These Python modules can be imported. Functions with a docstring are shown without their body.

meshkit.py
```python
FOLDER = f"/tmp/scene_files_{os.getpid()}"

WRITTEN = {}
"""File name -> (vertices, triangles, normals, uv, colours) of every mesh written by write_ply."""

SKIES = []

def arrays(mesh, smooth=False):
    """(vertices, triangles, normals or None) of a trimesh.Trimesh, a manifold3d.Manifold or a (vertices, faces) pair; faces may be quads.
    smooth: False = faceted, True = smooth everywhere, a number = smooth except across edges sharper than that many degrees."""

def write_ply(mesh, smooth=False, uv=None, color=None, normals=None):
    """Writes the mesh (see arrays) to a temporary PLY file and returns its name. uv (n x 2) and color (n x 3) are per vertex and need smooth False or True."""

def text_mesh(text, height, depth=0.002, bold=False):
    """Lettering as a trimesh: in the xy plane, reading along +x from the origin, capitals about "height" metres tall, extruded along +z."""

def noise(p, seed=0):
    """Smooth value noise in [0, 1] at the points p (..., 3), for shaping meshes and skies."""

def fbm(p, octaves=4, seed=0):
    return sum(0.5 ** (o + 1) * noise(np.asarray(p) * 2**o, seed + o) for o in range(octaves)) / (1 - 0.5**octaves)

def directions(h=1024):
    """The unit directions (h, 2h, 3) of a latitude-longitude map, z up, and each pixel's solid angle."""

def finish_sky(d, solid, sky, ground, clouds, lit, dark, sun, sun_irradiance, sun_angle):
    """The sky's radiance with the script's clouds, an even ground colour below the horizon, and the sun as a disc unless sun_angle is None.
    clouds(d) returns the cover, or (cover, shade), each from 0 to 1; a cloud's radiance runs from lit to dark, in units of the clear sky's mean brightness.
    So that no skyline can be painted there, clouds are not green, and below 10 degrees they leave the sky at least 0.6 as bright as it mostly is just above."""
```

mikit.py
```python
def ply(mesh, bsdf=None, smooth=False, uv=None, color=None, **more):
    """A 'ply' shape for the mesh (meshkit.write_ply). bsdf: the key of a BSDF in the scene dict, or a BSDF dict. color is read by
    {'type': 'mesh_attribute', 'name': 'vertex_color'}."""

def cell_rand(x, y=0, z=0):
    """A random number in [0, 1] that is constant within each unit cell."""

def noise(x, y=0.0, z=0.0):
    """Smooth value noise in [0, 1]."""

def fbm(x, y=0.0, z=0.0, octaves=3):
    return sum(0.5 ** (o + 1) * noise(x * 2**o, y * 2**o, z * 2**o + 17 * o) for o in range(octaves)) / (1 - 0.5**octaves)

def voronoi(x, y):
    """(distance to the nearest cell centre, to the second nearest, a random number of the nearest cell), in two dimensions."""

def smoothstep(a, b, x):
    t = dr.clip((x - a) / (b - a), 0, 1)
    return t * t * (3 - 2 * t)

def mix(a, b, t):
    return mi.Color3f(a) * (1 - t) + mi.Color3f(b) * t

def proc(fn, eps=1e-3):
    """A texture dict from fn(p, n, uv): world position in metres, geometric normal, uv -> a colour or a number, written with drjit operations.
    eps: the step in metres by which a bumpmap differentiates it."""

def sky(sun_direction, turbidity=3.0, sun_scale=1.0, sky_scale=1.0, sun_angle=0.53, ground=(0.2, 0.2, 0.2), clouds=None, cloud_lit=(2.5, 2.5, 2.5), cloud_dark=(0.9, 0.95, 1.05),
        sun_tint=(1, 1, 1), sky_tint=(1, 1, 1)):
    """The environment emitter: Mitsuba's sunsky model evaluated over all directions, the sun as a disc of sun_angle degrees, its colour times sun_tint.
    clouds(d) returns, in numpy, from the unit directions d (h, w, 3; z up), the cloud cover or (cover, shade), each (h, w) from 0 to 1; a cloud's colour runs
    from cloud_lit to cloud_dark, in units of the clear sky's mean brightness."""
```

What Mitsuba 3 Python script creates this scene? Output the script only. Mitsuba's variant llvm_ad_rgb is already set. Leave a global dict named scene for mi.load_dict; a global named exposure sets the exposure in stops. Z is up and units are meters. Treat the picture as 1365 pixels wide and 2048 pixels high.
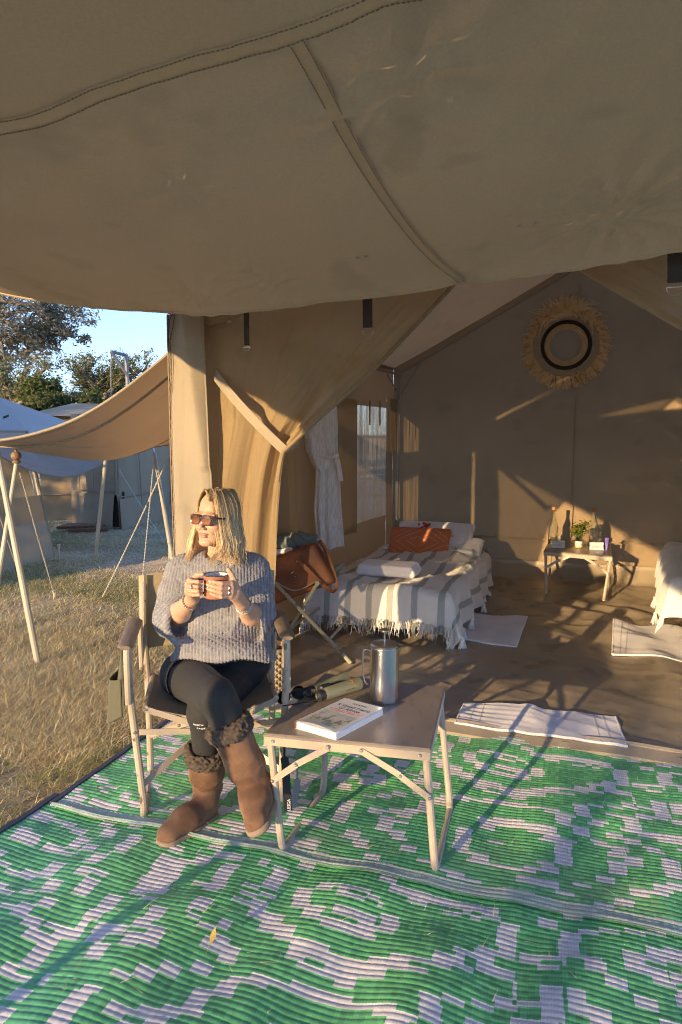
import math, numpy as np, trimesh, mitsuba as mi, drjit as dr, mikit, meshkit
from mikit import proc, ply, noise, fbm, smoothstep, mix, cell_rand, voronoi
import manifold3d as m3
T = mi.ScalarTransform4f
scene, labels = {}, {}
# ------------------------------------------------------------------ camera, sky, exposure
EYE = np.array([0.0, 0.0, 1.40]); FOC = 1365.0; PITCH = math.radians(6.44)
scene['camera'] = {'type': 'perspective', 'fov': 2*math.degrees(math.atan(0.5)), 'fov_axis': 'x', 'near_clip': 0.05, 'far_clip': 500.0,
    'to_world': T().look_at(origin=EYE.tolist(), target=(EYE + [0, math.cos(PITCH), -math.sin(PITCH)]).tolist(), up=[0, 0, 1])}
SUN_AZ, SUN_EL = math.radians(37.0), math.radians(9.5)
SUN = np.array([-math.sin(SUN_AZ)*math.cos(SUN_EL), -math.cos(SUN_AZ)*math.cos(SUN_EL), math.sin(SUN_EL)])
scene['sky_light'] = mikit.sky(SUN.tolist(), turbidity=2.2, sun_scale=.56, sky_scale=1.6, sun_tint=(.84, .98, 1.48), sky_tint=(.43, .53, .88))
exposure = 3.95

# ------------------------------------------------------------------ placing helpers (photograph pixel -> point of the place)
FW = np.array([0, math.cos(PITCH), -math.sin(PITCH)]); UP = np.array([0, math.sin(PITCH), math.cos(PITCH)]); RT = np.array([1.0, 0, 0])
def ray(x, y):
    return FW*FOC + RT*(x - 682.5) + UP*(1024 - y)
def at(x, y, Y):
    d = ray(x, y); return EYE + d*(Y/d[1])
def gp(x, y, z=0.0):
    d = ray(x, y); return EYE + d*((z - EYE[2])/d[2])
def on_plane(x, y, P, N):
    d = ray(x, y); return EYE + d*(np.dot(np.asarray(P) - EYE, N)/np.dot(d, N))
def A(*v): return np.array(v, float)
def unit(v): v = np.asarray(v, float); return v/np.linalg.norm(v)

# ------------------------------------------------------------------ mesh helpers
rng = np.random.default_rng(7)
def cat(*ms):
    ms = [m for m in ms if m is not None]
    if len(ms) == 1 and isinstance(ms[0], (list,)): ms = ms[0]
    return trimesh.util.concatenate(ms)
def quads(nu, nv, wrap=False):
    i, j = np.meshgrid(np.arange(nu if wrap else nu-1), np.arange(nv-1), indexing='ij')
    i2 = (i+1) % nu
    a, b, c, d = i*nv+j, i2*nv+j, i2*nv+j+1, i*nv+j+1
    q = np.stack([a, b, c, d], -1).reshape(-1, 4)
    return np.vstack([q[:, [0, 1, 2]], q[:, [0, 2, 3]]])
def TM(v, f): return trimesh.Trimesh(np.asarray(v, float), np.asarray(f, int), process=False)
def sheet(fn, nu, nv):
    s, t = np.meshgrid(np.linspace(0, 1, nu), np.linspace(0, 1, nv), indexing='ij')
    P = fn(s, t); return TM(P.reshape(-1, 3), quads(nu, nv)), np.stack([s.ravel(), t.ravel()], 1)
def thick(m, n, w):
    """a slab of thickness w from an open sheet, pushed along direction(s) n"""
    v = np.vstack([m.vertices, m.vertices + np.asarray(n)*w]); k = len(m.vertices)
    e = m.edges_sorted; u, ix, c = np.unique(e, axis=0, return_index=True, return_counts=True)
    be = m.edges[ix[c == 1]]
    f = [m.faces, m.faces[:, ::-1] + k, np.stack([be[:, 1], be[:, 0], be[:, 0]+k], 1), np.stack([be[:, 1], be[:, 0]+k, be[:, 1]+k], 1)]
    r = TM(v, np.vstack(f)); r.fix_normals(); return r
def spline(pts, n):
    """Catmull-Rom through the points"""
    p = np.asarray(pts, float); p = np.vstack([2*p[0]-p[1], p, 2*p[-1]-p[-2]]); out = []
    m = len(p)-3
    for u in np.linspace(0, m, n):
        i = min(int(u), m-1); t = u-i; a, b, c, d = p[i:i+4]
        out.append(0.5*((2*b)+(-a+c)*t+(2*a-5*b+4*c-d)*t*t+(-a+3*b-3*c+d)*t**3))
    return np.array(out)
def tube(pts, r, sides=8, caps=True, flat=None, refn=None):
    """round (or flattened) bar along a polyline; r scalar or per point; flat=(a,b) gives the two half widths"""
    p = np.asarray(pts, float); n = len(p); r = np.broadcast_to(r, (n,)).astype(float)
    t = np.gradient(p, axis=0); t /= np.linalg.norm(t, axis=1, keepdims=True)+1e-12
    a = np.zeros_like(p); ref = refn if refn is not None else (A(0, 0, 1) if abs(t[0][2]) < .9 else A(1, 0, 0))
    a[0] = unit(np.cross(t[0], ref))
    for i in range(1, n):
        v = a[i-1]-t[i]*np.dot(a[i-1], t[i]); a[i] = v/(np.linalg.norm(v)+1e-12)
    b = np.cross(t, a); ang = (np.arange(sides)+.5)*2*np.pi/sides
    fa, fb = flat if flat else (1, 1)
    v = p[:, None] + r[:, None, None]*(fa*np.cos(ang)[None, :, None]*a[:, None] + fb*np.sin(ang)[None, :, None]*b[:, None])
    i, j = np.meshgrid(np.arange(n-1), np.arange(sides), indexing='ij')
    q = np.stack([i*sides+j, i*sides+(j+1) % sides, (i+1)*sides+(j+1) % sides, (i+1)*sides+j], -1).reshape(-1, 4)
    f = [q[:, [0, 1, 2]], q[:, [0, 2, 3]]]; V = v.reshape(-1, 3)
    if caps:
        V = np.vstack([V, p[:1], p[-1:]]); c0, c1 = len(V)-2, len(V)-1; k = np.arange(sides)
        f += [np.stack([k*0+c0, (k+1) % sides, k], 1), np.stack([k*0+c1, (n-1)*sides+k, (n-1)*sides+(k+1) % sides], 1)]
    return TM(V, np.vstack(f))
def bar(a, b, r, sides=8): return tube([a, b], r, sides)
def strap(pts, w, th, n):
    """flat band: polyline, half width w along direction n (per point or one), thickness th"""
    p = np.asarray(pts, float); n = np.broadcast_to(np.asarray(n, float), p.shape)
    n = n/np.linalg.norm(n, axis=1, keepdims=True)
    t = np.gradient(p, axis=0); k = np.cross(t, n); k /= np.linalg.norm(k, axis=1, keepdims=True)+1e-12
    w = np.broadcast_to(w, (len(p),))[:, None]
    ring = np.stack([p+n*w+k*th, p-n*w+k*th, p-n*w-k*th, p+n*w-k*th], 1); N = len(p)
    i, j = np.meshgrid(np.arange(N-1), np.arange(4), indexing='ij')
    q = np.stack([i*4+j, i*4+(j+1) % 4, (i+1)*4+(j+1) % 4, (i+1)*4+j], -1).reshape(-1, 4)
    f = np.vstack([q[:, [0, 1, 2]], q[:, [0, 2, 3]], [[0, 2, 1], [0, 3, 2]], np.array([[0, 1, 2], [0, 2, 3]])+(N-1)*4])
    m = TM(ring.reshape(-1, 3), f); m.fix_normals(); return m
def box(c, ax, ay, az, ch=0.0):
    """box of half-axis vectors ax ay az about c, edges chamfered by ch"""
    c, ax, ay, az = (np.asarray(v, float) for v in (c, ax, ay, az)); pts = []
    la, lb, lc = (np.linalg.norm(v) for v in (ax, ay, az))
    for i in (-1, 1):
        for j in (-1, 1):
            for k in (-1, 1):
                if ch <= 0: pts.append(c+i*ax+j*ay+k*az); continue
                fa, fb, fc = (max(0, 1-ch/l) for l in (la, lb, lc))
                pts += [c+i*ax+j*ay*fb+k*az*fc, c+i*ax*fa+j*ay+k*az*fc, c+i*ax*fa+j*ay*fb+k*az]
    return trimesh.convex.convex_hull(np.array(pts))
def lathe(prof, c=(0, 0, 0), n=32, axis=None):
    p = np.asarray(prof, float); ang = np.arange(n)*2*np.pi/n
    v = np.stack([p[None, :, 0]*np.cos(ang)[:, None], p[None, :, 0]*np.sin(ang)[:, None], np.broadcast_to(p[None, :, 1], (n, len(p)))], -1).reshape(-1, 3)
    if axis is not None:
        z = unit(axis); x = unit(np.cross(z, A(0, 0, 1) if abs(z[2]) < .9 else A(1, 0, 0))); y = np.cross(z, x); v = v @ np.stack([x, y, z])
    m = TM(v + np.asarray(c, float), quads(n, len(p), True)); m.merge_vertices(); m.update_faces(m.nondegenerate_faces()); return m
def ball(c, r, sub=2, s=(1, 1, 1)):
    m = trimesh.creation.icosphere(sub, 1.0); m.vertices = m.vertices*np.asarray(s)*r + np.asarray(c); return m
def hull(pts): return trimesh.convex.convex_hull(np.asarray(pts, float))
def ring(c, R, r, n, e1, e2, a0=0, a1=2*np.pi, N=24, sides=6):
    a = np.linspace(a0, a1, N); return tube([np.asarray(c)+R*(np.cos(x)*np.asarray(e1)+np.sin(x)*np.asarray(e2)) for x in a], r, sides)
# --- implicit shapes: sparse field + surface nets
def nets(f, lo, hi, h, blk=12, K=1.25):
    lo = np.asarray(lo, float); n = np.ceil((np.asarray(hi)-lo)/h).astype(int)+1; n = (np.ceil(n/blk)*blk).astype(int)
    F = np.full(n, 1.0, np.float32); nb = n//blk
    g = np.stack(np.meshgrid(*[np.arange(k) for k in nb], indexing='ij'), -1).reshape(-1, 3)
    d = f(lo+(g*blk+(blk-1)/2)*h); rad = blk*h*K
    F4 = F.reshape(nb[0], blk, nb[1], blk, nb[2], blk).transpose(0, 2, 4, 1, 3, 5).reshape(-1, blk**3).copy()
    F4[d < 0] = -1
    sel = np.nonzero(np.abs(d) < rad)[0]
    o = np.stack(np.meshgrid(*[np.arange(blk)]*3, indexing='ij'), -1).reshape(-1, 3)
    for s in np.array_split(sel, max(1, len(sel)//400)):
        P = lo+((g[s]*blk)[:, None]+o[None])*h
        F4[s] = f(P.reshape(-1, 3)).reshape(len(s), -1)
    F = F4.reshape(nb[0], nb[1], nb[2], blk, blk, blk).transpose(0, 3, 1, 4, 2, 5).reshape(n)
    neg = F < 0; cnt = np.zeros(n-1, np.int8)
    offs = [(a, b, c) for a in (0, 1) for b in (0, 1) for c in (0, 1)]
    sl = lambda o: tuple(slice(o[k], n[k]-1+o[k]) for k in range(3))
    for o_ in offs: cnt += neg[sl(o_)]
    act = np.argwhere((cnt > 0) & (cnt < 8)); idx = np.full(n-1, -1, np.int64); idx[tuple(act.T)] = np.arange(len(act))
    S = np.zeros((len(act), 3)); W = np.zeros(len(act))
    for ax in range(3):
        for o_ in offs:
            if o_[ax]: continue
            p = act+np.array(o_); q = p.copy(); q[:, ax] += 1
            a, b = F[tuple(p.T)], F[tuple(q.T)]; m = (a < 0) != (b < 0); t = np.where(m, a/(a-b+1e-12), 0)
            x = p.astype(float); x[:, ax] += t; S += np.where(m[:, None], x, 0); W += m
    V = lo + S/W[:, None]*h; faces = []
    for ax in range(3):
        b_, c_ = (ax+1) % 3, (ax+2) % 3
        q = [slice(0, n[k]-1) if k == ax else slice(1, n[k]-1) for k in range(3)]
        q2 = list(q); q2[ax] = slice(1, n[ax])
        a, b = neg[tuple(q)], neg[tuple(q2)]; E = np.argwhere(a != b)
        if not len(E): continue
        flip = a[tuple(E.T)]; base = E.copy(); base[:, b_] += 1; base[:, c_] += 1
        def ix(db, dc):
            z = base.copy(); z[:, b_] -= db; z[:, c_] -= dc; return idx[tuple(z.T)]
        Q = np.stack([ix(1, 1), ix(0, 1), ix(0, 0), ix(1, 0)], 1); Q[~flip] = Q[~flip][:, ::-1]; faces.append(Q)
    Q = np.vstack(faces); Q = Q[(Q >= 0).all(1)]
    return TM(V, np.vstack([Q[:, [0, 1, 2]], Q[:, [0, 2, 3]]]))
def sm(a, b, k):
    h = np.clip(.5+.5*(b-a)/k, 0, 1); return b*(1-h)+a*h-k*h*(1-h)
def smax(a, b, k): return -sm(-a, -b, k)
def cone(p, a, b, ra, rb):
    """tapered capsule"""
    a, b = np.asarray(a, float), np.asarray(b, float); d = b-a
    t = np.clip(((p-a)@d)/(d@d), 0, 1); return np.linalg.norm(p-a-t[:, None]*d, axis=1)-(ra+(rb-ra)*t)
def ell(p, c, r, R=None):
    q = p-np.asarray(c); q = q@R.T if R is not None else q
    r = np.asarray(r, float); k0 = np.linalg.norm(q/r, axis=1); k1 = np.linalg.norm(q/(r*r), axis=1); return k0*(k0-1)/np.maximum(k1, 1e-9)
def rbox(p, c, r, e, R=None):
    q = p-np.asarray(c); q = q@R.T if R is not None else q
    q = np.abs(q)-np.asarray(r)+e; return np.linalg.norm(np.maximum(q, 0), axis=1)+np.minimum(q.max(1), 0)-e
def nz(p, f, seed=0, o=3): return meshkit.fbm(np.asarray(p)*f, o, seed)-.5
def ridge(p, f, seed=0, o=3):
    a = 0
    for k in range(o): a = a+.55**k*(1-np.abs(2*meshkit.noise(np.asarray(p)*f*1.9**k, seed+k)-1))**4
    return a
def vnorm(m): return np.array(m.vertex_normals)

# ------------------------------------------------------------------ entries
def num(key):
    if key not in scene and key not in labels: return key
    i = 1
    while f'{key}_{i:03d}' in scene or f'{key}_{i:03d}' in labels: i += 1
    return f'{key}_{i:03d}'
def say(key, label, cat_=None, group=None, kind=None):
    d = {'label': label} if label else {}
    if cat_: d['category'] = cat_
    if group: d['group'] = group
    if kind: d['kind'] = kind
    labels[key] = d
def thing(name, label, cat_, group=None):
    k = num(name); say(k, label, cat_, group); return k
def solo(name, mesh, mat, label, cat_=None, group=None, kind=None, smooth=30, **kw):
    k = num(name); scene[k] = ply(mesh, mat, smooth, **kw); say(k, label, cat_, group, kind); return k
def part(par, name, mesh, mat, smooth=30, label=None, kind=None, **kw):
    k = num(f'{par}__{name}'); scene[k] = ply(mesh, mat, smooth, **kw)
    if label or kind: say(k, label, None, None, kind)
    return k

# ------------------------------------------------------------------ materials
def rgb(c): return {'type': 'rgb', 'value': list(map(float, c))}
def col(c): return c if isinstance(c, dict) else rgb(c)
def M(name, c, rough=.6, spec=.5, metal=0.0, bump=None, bscale=.001, eps=1e-3, **kw):
    d = {'type': 'principled', 'base_color': col(c), 'roughness': rough, 'specular': spec, **({'metallic': metal} if metal else {}), **kw}
    if bump is not None: d = {'type': 'bumpmap', 'arbitrary': proc(bump, eps), 'scale': bscale, 'bsdf': d}
    scene[name] = {'type': 'twosided', 'bsdf': d}
def cloth(name, c, trans, rough=.7, eta=1.3):
    scene[name] = {'type': 'principledthin', 'base_color': col(c), 'roughness': rough, 'diff_trans': trans, 'eta': eta, 'spec_trans': 0.0}
def weave(c, dirt=.12, f=1.0):
    c = tuple(c)
    def fn(p, n, uv):
        a = fbm(p.x*2.1*f, p.y*2.1*f, p.z*2.1*f, 4)
        b = noise(p.x*260, p.y*260, p.z*420)
        s = smoothstep(.62, .8, fbm(p.x*6+9, p.y*6, p.z*6, 3))
        return mi.Color3f(c)*((1-dirt)+2*dirt*a)*(.94+.12*b)*(1-.10*s)
    return proc(fn)
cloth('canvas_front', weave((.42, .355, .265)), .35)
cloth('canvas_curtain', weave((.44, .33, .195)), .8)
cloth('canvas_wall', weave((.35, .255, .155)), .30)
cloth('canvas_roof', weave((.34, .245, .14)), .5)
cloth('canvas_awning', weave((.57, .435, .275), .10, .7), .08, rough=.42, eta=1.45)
cloth('curtain_cloth', weave((.51, .375, .215)), .8)
scene['curtain_mesh'] = {'type': 'mask', 'opacity': .82, 'bsdf': scene.pop('curtain_cloth')}
cloth('canvas_fly', weave((.40, .245, .11)), .9)
cloth('canvas_grey', weave((.37, .305, .215)), .3)
M('canvas_band', weave((.52, .40, .255), .08), .6)
M('strap_dark', (.045, .035, .03), .7)
M('steel', (.60, .58, .55), .3, metal=1.0)
M('steel_brushed', (.66, .64, .62), .22, metal=1.0)
M('pole_grey', (.30, .28, .25), .5)
M('paint_tan', (.42, .345, .265), .38)
# ================================================================== the tent
U = unit(A(.951, -.309, 0)); BL, FL = A(.52, 6.85, 0), A(-.90, 3.72, 0); WID = 3.43; HALF = WID/2
L = unit(BL-FL); DEP = np.linalg.norm(BL-FL); NF = unit(np.cross(U, A(0, 0, 1)))      # NF points out of the door
if NF[1] > 0: NF = -NF
EAVE, RIDGE = 2.02, 2.95
def tp(t, d, z): return FL + U*t + L*d + A(0, 0, z)       # t along the front, d into the tent
def TPV(t, d, z): return FL + U*np.asarray(t)[..., None] + L*np.asarray(d)[..., None] + np.asarray(z)[..., None]*A(0, 0, 1)
tent = thing('safari_tent', 'big olive brown canvas safari tent with its front curtains tied open', 'tent')
def roofz(t): return EAVE + (RIDGE-EAVE)*(1-np.abs(t-HALF)/HALF)
NL = unit(np.cross(A(0, 0, 1), L))
def wrinkle(P, amp, f=(1, 1, 1), seed=0): return amp*2*nz(P*np.asarray(f), 1.0, seed, 4)
# back wall: gable, with faint vertical pull folds
def back(s, t):
    tt = s*WID; z = t*(roofz(tt)+.035); P = TPV(tt, np.full_like(tt, DEP), z)
    w = wrinkle(P, .02, (1.5, 1.5, .8), 3)+.012*np.sin(s*37+2*np.sin(t*5))*(1-t)**2 + .02*np.maximum(0, nz(P, 3.0, 9))*((z > .2) & (z < .6))
    w = w+.016*ridge(P*A(1, 1, .35), 1.7, 33, 3)*(1-t*.5)+.010*ridge(P*A(1.6, 1.6, 1.2)+P[..., 2:3]*A(.6, .2, 0), 1.3, 36, 2)
    fan = np.exp(-((s-.85)/.12)**2)*np.exp(-((t-.55)/.22)**2)*.02*np.sin(t*70+s*22)
    return P + (w*np.sin(np.pi*np.clip(s, 0, 1))**.3+fan)[..., None]*(-NF)
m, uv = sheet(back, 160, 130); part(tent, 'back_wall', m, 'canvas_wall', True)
for zz, w in ((.42, .004), (.205, .003)):
    part(tent, 'wall_seam', strap([tp(t, DEP-.018, zz) for t in np.linspace(.03, WID-.03, 40)], .006, w, A(0, 0, 1)), 'canvas_wall')
part(tent, 'wall_seam', strap([tp(HALF, DEP-.020, z) for z in np.linspace(.45, 2.75, 30)], .004, .0012, U), 'canvas_wall')
# skirt of shiny pvc at the foot of the back wall, part of the groundsheet
M('pvc', proc(lambda p, n, uv: mi.Color3f(.31, .25, .18)*(.78+.44*fbm(p.x*1.7, p.y*1.7, p.z*3, 4))*(1-.25*smoothstep(.6, .8, fbm(p.x*9, p.y*9, 3., 3)))), .42, .5)
def floor(s, t):
    tt = s*WID; d = -.16+(DEP+.15)*t; z = .035+.0*t; P = TPV(tt, d, np.zeros_like(tt)+.03)
    up = np.maximum(0, (t-.955)/.045); dd = (DEP-.012)*t.clip(0, .985)/.985
    P = TPV(tt, np.where(t > .955, np.minimum(d, DEP-.03), d), .035+.16*up**1.6)
    w = .05*np.maximum(0, nz(P*A(1.2, 1.2, 1), 1.3, 21, 4))+.012*np.sin((s*9+t*5+2.5*nz(P, 1.1, 5))*5)*np.sin(np.pi*t)
    w = w+.018*np.exp(-((s-.52)/.2)**2)*np.exp(-((t-.93)/.06)**2)+.010*nz(P, 6, 22, 3)
    Q_ = P@np.stack([U, L, A(0, 0, 1)]).T; w = w+.011*ridge(Q_*A(.55, 1.5, 1)+.35*Q_[..., :1]*A(0, 1, 0), 1.5, 44, 3)+.007*ridge(Q_*A(1.2, 1.0, 1), 2.6, 47, 2)
    return P + w[..., None]*A(0, 0, 1)
m, uv = sheet(floor, 200, 220); FLV = np.array(m.vertices)
from scipy.spatial import cKDTree
_ft = cKDTree(FLV[:, :2])
def floorz(P):
    P = np.asarray(P, float); d, i = _ft.query(P[..., :2], k=4); w = 1/(d+1e-4); return (FLV[i, 2]*w).sum(-1)/w.sum(-1)
if 1: part(tent, 'groundsheet', m, 'pvc', True, label='wrinkled shiny brown groundsheet floor')
# sill strip along the door
part(tent, 'door_sill', cat(strap([tp(t, -.185, .035+.006*math.sin(t*9)) for t in np.linspace(.0, WID, 50)], .05, .006, L+A(0, 0, .2)),
     tube([tp(t, -.145, .045+.006*math.sin(t*9)) for t in np.linspace(.0, WID, 50)], .014, 6)), 'canvas_front')
# left wall with a window opening
wp = lambda x, y: on_plane(x, y, FL, NL)
def lw(P): return np.dot(P-FL, L), P[2]
W0, W1, ZW0, ZW1 = 1.05, DEP-.20, .62, 1.66
def wallpiece(d0, d1, z0, z1, seed, n=(30, 30), off=0.0, amp=.012):
    def fn(s, t):
        P = TPV(0*s, d0+(d1-d0)*s, z0+(z1-z0)*t); return P + (off+wrinkle(P, amp, (1.5, 1.5, 2), seed))[..., None]*NLI
    return sheet(fn, *n)[0]
NLI = NL if np.dot(NL, U) > 0 else -NL
lm = cat(wallpiece(0, W0, 0, EAVE+.05, 1), wallpiece(W0, W1, 0, ZW0, 2), wallpiece(W0, W1, ZW1, EAVE+.05, 3), wallpiece(W1, DEP, 0, EAVE+.05, 4))
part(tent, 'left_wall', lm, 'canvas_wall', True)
scene['gauze'] = {'type': 'mask', 'opacity': proc(lambda p, n, uv: .74+.24*noise(uv.x*110, uv.y*3.)), 'bsdf': {'type': 'principledthin', 'base_color': rgb((.28, .21, .135)), 'roughness': .8, 'diff_trans': 1.0, 'eta': 1.3, 'spec_trans': 0.}}
def gz(s, t):
    P = TPV(0*s, W0+(W1-W0)*s, ZW0+(ZW1-ZW0)*t); return P+(.004+.006*nz(P, 5, 6))[..., None]*NLI
m, uv = sheet(gz, 40, 20); part(tent, 'window_gauze', m, 'gauze', True, uv=uv)
# tan blind panels hanging inside the window
def blind(d0, d1, z0, z1, off, seed):
    def fn(s, t):
        zz = z0+(z1-z0)*t-.03*s*(1-t); P = TPV(0*s, d0+(d1-d0)*s, zz); return P+(off+.03*(1-t)*nz(P*A(6, 6, .6), 1, seed)+.012*np.sin(s*19)*(1-t))[..., None]*NLI
    return sheet(fn, 40, 30)[0]
part(tent, 'window_blind', blind(W0-.05, 2.45, ZW0-.04, ZW1+.04, .03, 5), 'canvas_curtain', True)
for d in (W1-.30, W1-.55):
    part(tent, 'blind_strap', strap([tp(.05, d, z) for z in np.linspace(ZW1+.05, ZW1-.17, 6)], .016, .002, L), 'canvas_wall')
# right wall, roof slopes
def rw(s, t):
    P = TPV(0*s+WID, DEP*s, EAVE*t); return P+wrinkle(P, .015, (1.5, 1.5, 2), 8)[..., None]*U
part(tent, 'right_wall', sheet(rw, 40, 30)[0], 'canvas_wall', True)
def roof(side):
    def fn(s, t):
        tt = HALF + side*(HALF+.02)*t; z = RIDGE+.02-(RIDGE-EAVE)*t; P = TPV(tt, -.01+(DEP+.1)*s, z)
        return P - (.05*np.sin(np.pi*t)*np.sin(np.pi*s)+wrinkle(P, .01, (1.2, 1.2, 1.2), 11))[..., None]*A(0, 0, 1)
    return sheet(fn, 60, 40)[0]
part(tent, 'roof', cat(roof(-1), roof(1)), 'canvas_roof', True)
# frame of steel poles
def pole(a, b, r=.014, name='frame_pole'): part(tent, name, bar(a, b, r), 'pole_grey')
pole(tp(.07, DEP-.07, .02), tp(.07, DEP-.07, EAVE-.03), .017)
pole(tp(.07, DEP-.07, EAVE-.03), tp(HALF, DEP-.05, RIDGE-.05))
pole(tp(WID-.07, DEP-.07, EAVE-.03), tp(HALF, DEP-.05, RIDGE-.05))
pole(tp(WID-.07, DEP-.07, .02), tp(WID-.07, DEP-.07, EAVE-.03), .017)
pole(tp(.06, .1, EAVE-.03), tp(.07, DEP-.07, EAVE-.03))
pole(tp(.07, DEP-.10, EAVE-.30), tp(.30, DEP-.07, EAVE+.10), .007, 'brace')
pole(tp(.07, DEP-.36, EAVE-.06), tp(.07, DEP-.07, EAVE-.22), .007, 'brace')
pole(tp(HALF, .1, RIDGE-.05), tp(HALF, DEP-.05, RIDGE-.05))
part(tent, 'pole_joint', cat(ball(tp(.07, DEP-.07, EAVE-.03), .03), bar(tp(.07, DEP-.07, EAVE-.14), tp(.07, DEP-.07, EAVE-.02), .022)), 'pole_grey')
# dark canvas flap at the corner
part(tent, 'corner_flap', strap([tp(.05, DEP-.13, z) for z in (1.75, 1.5, 1.25)], .035, .003, L*.6+U*.4), 'canvas_wall')
# front wall: left panel beside the door, gable above the door, right panel
def fpan(s, t):
    z = 2.03*t; w0 = .0+.02*(1-t)-.05*t*0; w1 = .285-.075*t; tt = w0+(w1-w0)*s
    P = TPV(tt, 0*tt-.03, z); b = .045*np.sin(np.pi*s)**.7*(1-.3*t)+.012*np.sin(s*6+t*3)+.03*nz(P*A(9, 9, 1.1), 1, 31)
    dia = .02*np.exp(-((s-.75+.9*(t-.78))/.16)**2)*(t > .6)
    return P + (b+dia)[..., None]*NF
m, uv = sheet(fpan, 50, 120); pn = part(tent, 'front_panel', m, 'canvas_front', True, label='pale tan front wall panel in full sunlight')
e = TM(m.vertices, m.faces); E = fpan(np.zeros(60), np.linspace(0, 1, 60)); part(pn, 'edge_binding', tube(E+NF*.004, .006, 6), 'canvas_wall')
E2 = fpan(np.ones(60), np.linspace(0, 1, 60)); part(pn, 'edge_binding', tube(E2+NF*.004, .005, 6), 'canvas_front')
lace = [fpan(A(.035+.02*(k % 2)), A(1-.012*k))[0]+NF*.010 for k in range(60)]
part(pn, 'lacing', tube(spline(lace, 150), .0022, 5), 'strap_dark')
part(pn, 'lacing', tube(spline([fpan(A(a), A(b))[0]+NF*(.012) for a, b in ((.04, .93), (.10, .985), (.22, 1.0), (.28, 1.02), (.24, .985), (.16, .955), (.10, .93), (.12, .88), (.08, .80))], 50), .0022, 5), 'strap_dark')
TA, ZA = 1.735, 2.335      # top of the door opening
def gable(s, t):
    tt = s*WID; zt = roofz(tt)+.02; zb = np.where((tt > .24) & (tt < WID-.24), np.minimum(zt-.02, np.where(tt < TA, 1.97+(ZA-1.97)*(tt-.24)/(TA-.24), 1.97+(ZA-1.97)*(WID-.24-tt)/(WID-.24-TA))), 1.97)
    return TPV(tt, 0*tt, zb+(zt-zb)*t)
part(tent, 'front_gable', sheet(gable, 60, 10)[0], 'canvas_curtain', True)
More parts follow.
